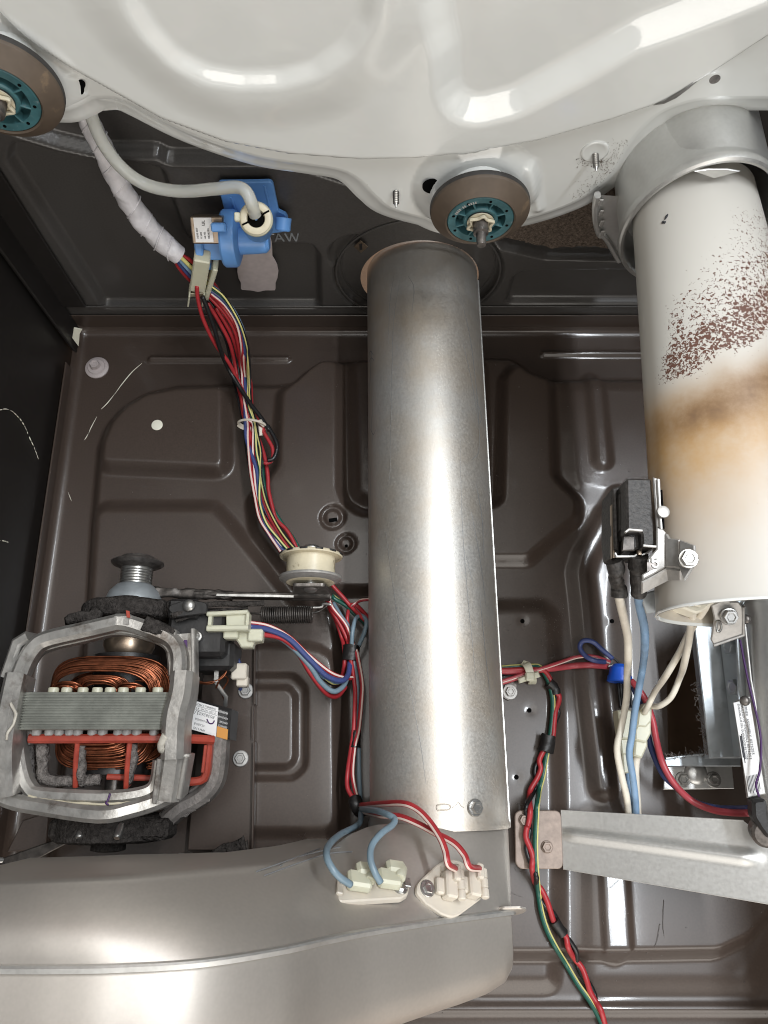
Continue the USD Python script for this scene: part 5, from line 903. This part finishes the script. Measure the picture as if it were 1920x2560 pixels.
obj(br, 'stamped_mark', text('5', .0055, FR(SP(645, 895, .2364), (0, 0, 1.)), .0003, True), 'dull_zinc', False)
pS = SP(968, 818, .2525); obj(br, 'screw', hexbolt(pS, (-.15, -.2, 1.), .0042, .0045, 1.2), 'steel')
obj(br, 'foot', prism([SP(565, 1130, .20), SP(690, 1080, .20), SP(690, 1280, .19), SP(600, 1290, .19), SP(570, 1200, .195)], .001), 'zinc_blue')
obj(sen, 'boot', jitter(tube(curve([SP(330, 840, .214), SP(348, 900, .212), SP(345, 980, .208), SP(368, 1060, .203), SP(370, 1140, .200)], 6), np.r_[np.full(10, .0048), np.full(9, .0040), np.full(6, .0046)], 14), .0010, 200, 3), 'soot_plastic', 50)
obj(sen, 'boot', jitter(tube(curve([SP(538, 790, .222), SP(540, 860, .219), SP(532, 960, .215), SP(538, 1060, .210), SP(540, 1125, .206)], 6), np.r_[np.full(10, .0052), np.full(9, .0042), np.full(6, .0044)], 14), .0010, 200, 5), 'soot_plastic', 50)

# ---------------------------------------------------------------- sensor leads, igniter leads and their plugs
CL = lambda x, y: (1400 + x / 3.19, 1640 + y / 3.19)
led = thing('burner_wiring', 'cream and pale blue wires with translucent plugs hanging from the sensor to the pan', 'wiring', A(1560, 1800, z=.05))
wire(led, [SP(370, 1135, .200), SP(390, 1230, .185), SP(420, 1360, .165), SP(447, 1500, .140), SP(450, 1700, .115), A(*CL(535, 120), z=.10), A(*CL(530, 330), z=.085), A(*CL(490, 560), z=.075), A(*CL(455, 740), z=.072), A(*CL(490, 950), z=.064), A(*CL(530, 1120), z=.055), A(*CL(545, 1260), z=.045), A(*CL(550, 1330), z=.035)], .0026, 'wire_cream', label='cream wire from the sensor')
wire(led, [SP(540, 1120, .206), SP(545, 1200, .19), SP(570, 1320, .170), SP(590, 1420, .150), SP(595, 1560, .135), A(*CL(665, 60), z=.118), A(*CL(635, 230), z=.105), A(*CL(600, 420), z=.095), A(*CL(575, 620), z=.085), A(*CL(553, 780), z=.078), A(*CL(580, 960), z=.066), A(*CL(600, 1120), z=.054), A(*CL(608, 1260), z=.045), A(*CL(612, 1330), z=.035)], .0026, 'wire_sky', label='pale blue wire from the sensor')
wire(led, [A(*CL(615, 800), z=.050), A(*CL(603, 900), z=.048), A(*CL(608, 1050), z=.045), A(*CL(618, 1180), z=.04), A(*CL(622, 1330), z=.03)], .0028, 'wire_cream')
wire(led, [A(*CL(545, 900), z=.045), A(*CL(555, 1040), z=.043), A(*CL(590, 1200), z=.04), A(*CL(598, 1330), z=.03)], .0024, 'wire_sky')
for k, (pts, r) in enumerate((([SP(1140, 1180, .198), SP(1110, 1250, .192), SP(1000, 1420, .160), SP(900, 1620, .120), SP(770, 1840, .100), A(*CL(760, 280), z=.09), A(*CL(700, 400), z=.075), A(*CL(675, 450), z=.065)], .0023), ([SP(1012, 1260, .195), SP(998, 1360, .175), SP(970, 1560, .140), SP(930, 1750, .112), A(*CL(960, 160), z=.10), A(*CL(890, 320), z=.085), A(*CL(800, 395), z=.075), A(*CL(735, 400), z=.065)], .0023))):
    wire(led, pts, r, 'wire_cream', label='cream igniter lead')
pz = .060
def pg(z, *pts): return [A(*CL(x, y), z=z) for x, y in pts]
obj(led, 'plug', [prism(pg(.055, (462, 432), (585, 426), (590, 660), (495, 662)), -.016, .0012), prism(pg(.052, (480, 660), (585, 655), (585, 780), (495, 785)), -.012, .001), prism(pg(.048, (495, 760), (582, 760), (582, 930), (508, 938)), -.010, .001)], 'nylon', label='translucent plug under the cream wire')
g2 = obj(led, 'plug', [prism(pg(.064, (628, 445), (690, 372), (738, 405), (730, 520), (690, 566), (614, 560)), -.014, .0012), prism(pg(.062, (598, 590), (622, 545), (730, 520), (728, 620), (690, 690), (600, 670)), -.016, .0012), prism(pg(.058, (600, 665), (700, 680), (700, 715), (655, 815), (590, 795)), -.013, .0012)], 'nylon', label='translucent plug on the igniter leads')
obj(g2, 'socket', prism(pg(.0644, (645, 445), (690, 395), (722, 408), (690, 455)), .0004, .0001), 'cream_plastic')

# ---------------------------------------------------------------- igniter bracket with ceramic block
ign = thing('igniter', 'white ceramic igniter block on a small shiny steel bracket under the tube mouth', 'igniter', SP(1150, 1230, .165))
obj(ign, 'ceramic', [prism(Q(.200, (868, 1225), (905, 1155), (1060, 1120), (1145, 1100), (1310, 1150), (1165, 1215), (1100, 1270), (1040, 1288)), -.012, .001), prism(Q(.207, (1045, 1130), (1140, 1105), (1205, 1125), (1170, 1190), (1080, 1180)), -.006, .001), prism(Q(.2015, (960, 1185), (1080, 1195), (1070, 1240), (965, 1215)), .002, .0005)], 'white_ceramic')
bi = obj(ign, 'bracket', [prism([SP(1165, 1215, .197), SP(1300, 1150, .200), SP(1330, 1185, .199), SP(1400, 1185, .199), SP(1432, 1230, .197), SP(1440, 1470, .185), SP(1190, 1565, .180), SP(1160, 1510, .182), SP(1190, 1330, .191)], .0012), bar([SP(1440, 1230, .1975), SP(1446, 1472, .186), SP(1190, 1568, .1805)], 0.0016, .003)], 'dull_zinc', 20)
pS = SP(1318, 1315, .1955); obj(bi, 'screw', hexbolt(pS, (-.1, -.35, 1.), .0042, .005, 1.2), 'steel')
obj(bi, 'slot', tube(curve(Q(.1915, (1215, 1370), (1240, 1360), (1255, 1410), (1240, 1445), (1218, 1440)), 5, True), .0007, 6, True), 'steel', True)

# ---------------------------------------------------------------- galvanised burner bracket
bb = thing('burner_bracket', 'blue grey galvanised bracket with a two screw foot beside the label', 'bracket', A(1790, 1750, z=.06))
zb = .072; LP = lambda z, *pts: [A(u, v, z=z) for u, v in pts]
obj(bb, 'rail', [prism(LP(zb, (1732, 1545), (1800, 1500), (1830, 1545), (1845, 1893), (1772, 1897)), .0016, .0008), bar(LP(zb - .006, (1733, 1548), (1772, 1897)), .0016, .012), prism([A(1830, 1500, z=zb), A(1845, 1893, z=zb), A(1858, 1893, z=zb + .03), A(1845, 1500, z=zb + .03)], .0014, .0005, (-1., 0, .3)), prism(LP(zb + .030, (1836, 1500), (1862, 1500), (1890, 1900), (1848, 1893)), .0014, .0005)], 'zinc_blue', 20)
obj(bb, 'cross_strip', [prism(LP(.046, (1660, 1898), (1772, 1880), (1850, 1893), (1850, 1916), (1665, 1916)), .0016, .0005), bar(LP(.050, (1662, 1896), (1770, 1884)), .0014, .006), bar(LP(.060, (1772, 1893), (1848, 1893)), .0016, .014)], 'zinc_blue', 20)
ft = obj(bb, 'foot', [prism(LP(.032, (1662, 1916), (1828, 1913), (1834, 1972), (1657, 1974)), .0016, .0005)], 'galvanised', 20)
obj(ft, 'dimple', jitter(lathe([(.0095, 0), (.0085, .0022), (.006, .0036), (.002, .0042)], 28, FR(A(1739, 1932, z=.033), (0, 0, 1.))), .0003, 200, 2), 'galvanised', True)
for u, v in ((1706, 1949), (1783, 1949)): obj(ft, 'screw', hexbolt(A(u, v, z=.0335), (0, 0, 1.), .0043, .004, 1.4), 'steel')
for u, v in ((1822, 1616), (1834, 1718)):
    p = A(u, v, z=zb + .016); obj(bb, 'bolt', [hexbolt(p + [.004, 0, 0], (-1., 0, .25), .0062, .007, 1.25)], 'zinc_blue'); obj(bb, 'slot', prism([p + [.0062, .010, -.004], p + [.0062, .010, .006], p + [.0062, -.012, .006], p + [.0062, -.012, -.004]], .0004, .0001, (-1., 0, .3)), 'void_black')
fz = []
for k in range(120):
    t_ = RNG.random(); p = A(1738 + 32 * t_, 1700 + 190 * t_, z=zb - .004) if k < 60 else A(1662 + 105 * t_, 1896 - 14 * t_, z=.052); q = p + RNG.normal(0, .0022, 3) + [-.001, .0015 * (k >= 60), 0]; fz.append(tube(curve([p, (p + q) / 2 + RNG.normal(0, .001, 3), q], 3), .00022, 4))
obj(bb, 'lint', fz, 'lint_grey', False, kind='stuff')

# ---------------------------------------------------------------- gas burner body with its label
gb = thing('gas_burner', 'smooth grey burner body with a white lettered label at the right edge', 'burner', A(1930, 1750, z=.11))
gc = [A(1945, 1500, z=.115), A(1955, 1560, z=.115), A(1958, 1700, z=.112), A(1962, 1850, z=.108), A(1968, 1960, z=.104), A(1985, 2060, z=.100), A(1990, 2085, z=.1)]
GP = curve(gc, 8); gr_ = np.interp(np.linspace(0, 1, len(GP)), [0, .02, .1, .35, .6, .8, .93, 1], [.0235, .0245, .0245, .0250, .0225, .0240, .0175, .0170])
GB = tube(GP, gr_, 48); obj(gb, 'body', GB, 'galvanised', True)
obj(gb, 'end_lip', tube([gc[0] + .025 * np.array([math.cos(t), 0, math.sin(t)]) for t in np.linspace(0, 2 * np.pi, 41)], .0011, 8), 'galvanised', True)
GL = lambda u, v, l=.0: A(u, v, z=.118 + l)
lq = [GL(1833, 1757), GL(1868, 1749), GL(1906, 1985), GL(1870, 1990)]
obj(gb, 'bracket_strap', [prism([GL(1838, 1752, -.004), GL(1872, 1740, -.004), GL(1912, 1985, -.004), GL(1866, 1995, -.004)], .002), bar([GL(1860, 1560, -.004), GL(1875, 1700, -.002), GL(1905, 1860, -.002)], .0015, .004)], 'dull_zinc')
lb = obj(gb, 'label', prism(lq, .0004, .0001, (0, 0, 1.)), 'paper')
ex, ey = nrm(lq[1] - lq[0]), nrm(lq[3] - lq[0]); nn_ = nrm(np.cross(ey, ex)); nn_ = nn_ if nn_[2] > 0 else -nn_
Wl, Hl = np.linalg.norm(lq[1] - lq[0]), np.linalg.norm(lq[3] - lq[0])
def gt(s_, a, h, b0=.02): 
    m = meshkit.text_mesh(s_, h, .00012); w = m.extents[0]; k = min(1., Hl * (.97 - b0) / w); S = np.diag([k, 1, 1, 1]); m.apply_transform(S); obj(lb, 'print', at(m, FR(lq[0] + (lq[1] - lq[0]) * a + ey * Hl * b0 + nn_ * .0005, nn_, ey)), 'ink', False)
gt('BURNER   ASSEMBLY  8576353', .70, .0017); gt('BRULEUR N° ENSEMBLE 8576353', .46, .0017); gt('ENSAMBLAJE DEL QUEMADOR 8576353', .25, .0014)
for a, b0, b1 in ((.20, .35, .62), (.14, .37, .66), (.08, .36, .60)): 
    c0 = lq[0] + (lq[1] - lq[0]) * a + ey * Hl * b0 + nn_ * .0005; obj(lb, 'print', bar([c0, c0 + ey * Hl * (b1 - b0)], .0006, .0001, nn_), 'ink')
for k in range(9):
    c0 = lq[0] + (lq[1] - lq[0]) * (.10 + .095 * k) + ey * Hl * .80 + nn_ * .00062; obj(lb, 'print', bar([c0, c0 + ey * Hl * (.18 if k % 2 else .16)], .0004, .0001, nn_), 'ink')
obj(gb, 'lead', tube(curve([GL(1850, 1600, .008), GL(1870, 1700, .012), GL(1900, 1830, .012), GL(1900, 1920, .012), GL(1890, 1960, .010), GL(1897, 1990, .004)], 8), .0008, 7), 'ink_purple', True)
obj(gb, 'end_cap', [prism(rounded3(Q(.0, (0, 0), (1, 0), (1, 1)) if 0 else [GL(1868, 1992, -.004), GL(1902, 1988, -.004), GL(1912, 2050, -.006), GL(1935, 2082, -.006), GL(1905, 2088, -.008), GL(1884, 2060, -.008), GL(1870, 2035, -.006)], .003), .010, .002)], 'black_plastic', 20)
obj(gb, 'knob', lathe([(.010, 0), (.010, .008), (.008, .010), (.002, .0105)], 24, FR(A(1908, 2072, z=.108), (-.2, -.3, 1.))), 'dark_steel', 30)
for u, v in ((1865, 1548), (1862, 1752)): obj(gb, 'rivet', lathe([(.0035, 0), (.003, .002), (.001, .0024)], 18, FR(A(u, v, z=.135), (-.5, 0, 1.))), 'dark_steel', True)
obj(gb, 'rear_plate', [prism(LP(.06, (1840, 1460), (1950, 1440), (1950, 1560), (1850, 1560)), .001)], 'dark_steel')
obj(gb, 'plate_hole', lathe([(.012, 0), (.012, .0003)], 28, FR(A(1888, 1500, z=.0614), (0, 0, 1.))), 'void_black')

# ---------------------------------------------------------------- galvanised shield plate in front
sh = thing('shield_plate', 'wide galvanised plate with a pressed rib and a tan mounting tab at the lower right', 'shield plate', A(1600, 2120, z=.05))
tab = LP(.036, (1286, 2032), (1300, 2025), (1401, 2026), (1407, 2172), (1300, 2172), (1288, 2160))
tb = obj(sh, 'mounting_tab', prism(rounded3(tab, .004), .0018, .0006), 'tan_zinc')
for u, v in ((1367, 2117), (1311, 2050)): obj(tb, 'screw', hexbolt(A(u, v, z=.0378), (0, 0, 1.), .0042, .0042, 1.1), 'tan_zinc')
s4 = [A(1402, 2026, z=.0362), A(1868, 2052, z=.095), A(1935, 2115, z=.100), A(1935, 2262, z=.100), A(1408, 2172, z=.0362)]
n4 = nrm(np.cross(s4[1] - s4[0], s4[4] - s4[0])); n4 = n4 if n4[2] > 0 else -n4
SG = []
aa = np.linspace(0, 1, 121); bbv = np.linspace(0, 1, 61)
PT = lambda a, b: (s4[0] * (1 - a) + A(1935, 2056, z=.100) * a) * (1 - b) + (s4[4] * (1 - a) + s4[3] * a) * b
GX, GY = np.meshgrid(aa, bbv)
hr = .0034 * rib([(.075, .40), (.86, .45)], .055, GX, GY * .75 + .1, .13)
Gv = np.array([[PT(a, b) + n4 * hr[j, i] for i, a in enumerate(aa)] for j, b in enumerate(bbv)])
cut = Polygon([(-.01, -.01), (.87, -.01), (1.0, .34), (1.01, 1.01), (-.01, 1.01)])
m = strip(Gv, False, False, False); m2 = strip(Gv - n4 * .0014, False, False, False); c_ = np.array([cut.contains(Point(a, b)) for b in bbv for a in aa]); f = m.faces[c_[m.faces].all(1)]
m = trimesh.Trimesh(m.vertices, f, process=False); m2 = trimesh.Trimesh(m2.vertices, f[:, ::-1], process=False)
obj(sh, 'plate', m, 'galvanised', True); obj(sh, 'underside', m2, 'galvanised', True)
obj(sh, 'edge', [bar([PT(0, 0) - n4 * .0007, PT(.87, 0) - n4 * .0007], .0010, .0016, n4), bar([PT(0, 1) - n4 * .0007, PT(1, 1) - n4 * .0007], .0010, .0016, n4)], 'galvanised')

# ---------------------------------------------------------------- wires right of the duct
CR = lambda x, y: (1220 + x / 4.366, 1600 + y / 4.366)
rh = thing('right_wire_harness', 'red black and green twisted wires right of the duct running down to the bottom edge', 'wire harness', A(1370, 1800, z=.03))
rz = lambda L, l: [FA(*CR(x, y), lift=l) for x, y in L]
CW = lambda x, y: (1240 + x / 4.425, 2060 + y / 4.425)
def twz(u, v):                                        # noqa                                        # rises over the shield tab, then to the pan's front lip
    return FA(u, v, 0)[2] + .004 + (.0185 if 1995 < v < 2200 else 0.)
def down(L, l): return [A(*CW(x, y), z=twz(*CW(x, y)) + l) for x, y in L]
wire(rh, rz([(60, 310), (200, 300), (330, 290), (480, 285)], .004) + rz([(560, 295), (620, 370), (670, 480), (705, 640), (705, 800), (690, 960), (665, 1120), (635, 1280), (600, 1480), (560, 1640)], .006) + rz([(535, 1800), (530, 1900)], .022) + down([(440, 60), (435, 250), (445, 500), (470, 760), (500, 960), (560, 1160), (660, 1360), (770, 1540), (900, 1760), (1040, 1960), (1150, 2160), (1200, 2300)], .002), .0021, 'wire_green', 'wire_yellow', -.7, wid=.7, label='green wire with yellow dashes')
wire(rh, rz([(80, 330), (200, 330), (350, 325), (500, 330), (600, 330), (650, 380), (690, 450), (740, 560), (775, 610), (770, 680), (735, 780), (720, 920), (705, 1060), (640, 1160), (590, 1240), (560, 1320), (575, 1400), (540, 1500), (470, 1620), (450, 1700)], .007) + rz([(460, 1840), (450, 1960), (420, 2080)], .0235) + down([(340, 40), (330, 140), (375, 260), (405, 360), (400, 500), (430, 640), (500, 720), (560, 840), (600, 960), (640, 1080), (700, 1170), (770, 1240), (800, 1370), (870, 1490), (950, 1590), (1000, 1720), (1040, 1850), (1100, 1960), (1160, 2060), (1200, 2200), (1240, 2330)], .003), .0022, 'wire_red', label='red wire of the twisted pair')
wire(rh, rz([(80, 380), (250, 360), (420, 330), (560, 300), (640, 400), (720, 500), (740, 600), (750, 700), (770, 800), (735, 900), (715, 1000), (650, 1120), (610, 1230), (530, 1350), (510, 1450), (540, 1560), (500, 1660)], .004) + rz([(430, 1790), (415, 1880), (450, 2000), (460, 2120)], .0215) + down([(375, 60), (360, 160), (335, 270), (370, 400), (420, 500), (450, 600), (445, 700), (500, 850), (560, 930), (630, 980), (700, 1100), (740, 1200), (830, 1310), (890, 1420), (900, 1560), (950, 1670), (1030, 1760), (1090, 1880), (1110, 2000), (1150, 2100), (1220, 2260)], .001), .0018, 'wire_black', label='black wire of the twisted pair')
wire(rh, rz([(120, 460), (280, 410), (420, 360), (620, 300), (800, 240), (950, 190), (1080, 175), (1200, 190), (1330, 240)], .008), .0016, 'wire_pink', 'stripe_white', .9, label='pink wire with white stripe')
wire(rh, rz([(60, 330), (220, 345), (420, 335), (640, 320), (800, 300), (960, 280), (1120, 275), (1310, 290)], .006), .0026, 'wire_pink', label='thick pink red wire')
wire(rh, rz([(90, 480), (260, 430), (420, 370), (560, 330), (650, 315)], .005), .0022, 'wire_pink')
wire(rh, rz([(1280, 240), (1150, 220), (1060, 170), (1005, 90), (1020, 25), (1080, 5), (1160, 30), (1250, 110), (1360, 205)], .010), .0021, 'wire_blue', label='blue wire bent in a loop')
wire(rh, rz([(1360, 190), (1400, 225), (1440, 260)], .010), .0009, 'wire_black'); wire(rh, rz([(1310, 290), (1360, 275), (1410, 265)], .010), .0010, 'steel')
c0, c1 = FA(*CR(1435, 265), lift=.013), FA(*CR(1438, 450), lift=.013); d = np.linalg.norm(c1 - c0)
obj(rh, 'wire_nut', lathe([(.0045, 0), (.0078, .003), (.0092, .010), (.0098, d * .7), (.0104, d), (.009, d + .001)], 24, FR(c0, c1 - c0)), 'cobalt_plastic', 30)
for x0 in (1420, 1445, 1500, 1540): wire(rh, rz([(x0, 460), (x0 + 8, 560), (x0 + 30, 740)], .007), .0013, 'wire_black')
obj(rh, 'cable_tie', [bar(curve([FA(*CR(x, y), lift=l) for x, y, l in ((395, 275, .004), (415, 262, .012), (440, 300, .0145), (465, 380, .014), (490, 440, .010), (480, 475, .004))], 5), .0066, .0014, (0, 0, 1.)), prism([FA(*CR(x, y), lift=.009) for x, y in ((320, 425), (540, 345), (565, 405), (335, 478))], .004, .0008), rbox(.0075, .007, .006, .001, FR(FA(*CR(455, 400), lift=.013), (0, 0, 1.)))], 'nylon', label='white cable tie')
obj(rh, 'tape_band', [jitter(tube(curve(rz([(660, 470), (720, 530), (740, 590)], .007), 5), .0042, 12), .0016, 180, 2)], 'tape_black', 50)
obj(rh, 'tape_band', [jitter(tube(curve(rz([(660, 1040), (645, 1130), (625, 1220)], .008), 5), .0062, 14), .0012, 180, 3)], 'tape_black', 50)
obj(rh, 'tape_band', [jitter(tube(curve(down([(640, 1070), (690, 1140), (745, 1210)], .003), 5), .0040, 12), .0008, 180, 5)], 'tape_black', 50)
# burner supply wires on the far right
bw_ = thing('supply_wires', 'red and blue wire pair curving past the two screw foot to the burner end cap', 'wire pair', A(1680, 1980, z=.04))
wire(bw_, [A(*CL(570, 200), z=.045), A(*CL(630, 270), z=.050), A(*CL(690, 370), z=.050), A(*CL(740, 520), z=.048), A(*CL(770, 680), z=.050), A(*CL(820, 860), z=.056), A(*CL(920, 1030), z=.056), A(*CL(1060, 1160), z=.054), A(*CL(1230, 1230), z=.060), A(*CL(1390, 1250), z=.075), A(*CL(1510, 1252), z=.090)], .0026, 'wire_pink', label='red wire')
wire(bw_, [A(*CL(580, 240), z=.040), A(*CL(640, 380), z=.042), A(*CL(690, 560), z=.040), A(*CL(730, 740), z=.042), A(*CL(820, 940), z=.050), A(*CL(930, 1050), z=.050), A(*CL(1080, 1165), z=.048), A(*CL(1240, 1210), z=.056), A(*CL(1400, 1218), z=.072), A(*CL(1510, 1215), z=.088)], .0024, 'wire_blue', label='blue wire')
for uv in ([(1650, 2310), (1640, 2360), (1615, 2385)], [(1660, 2250), (1658, 2320), (1668, 2380)], [(1330, 2005), (1310, 2012), (1290, 2008)]):
    obj(floor, 'hair', tube(curve([FA(u, v, .0008) for u, v in uv], 8), .00018, 4), 'lint_grey', True)
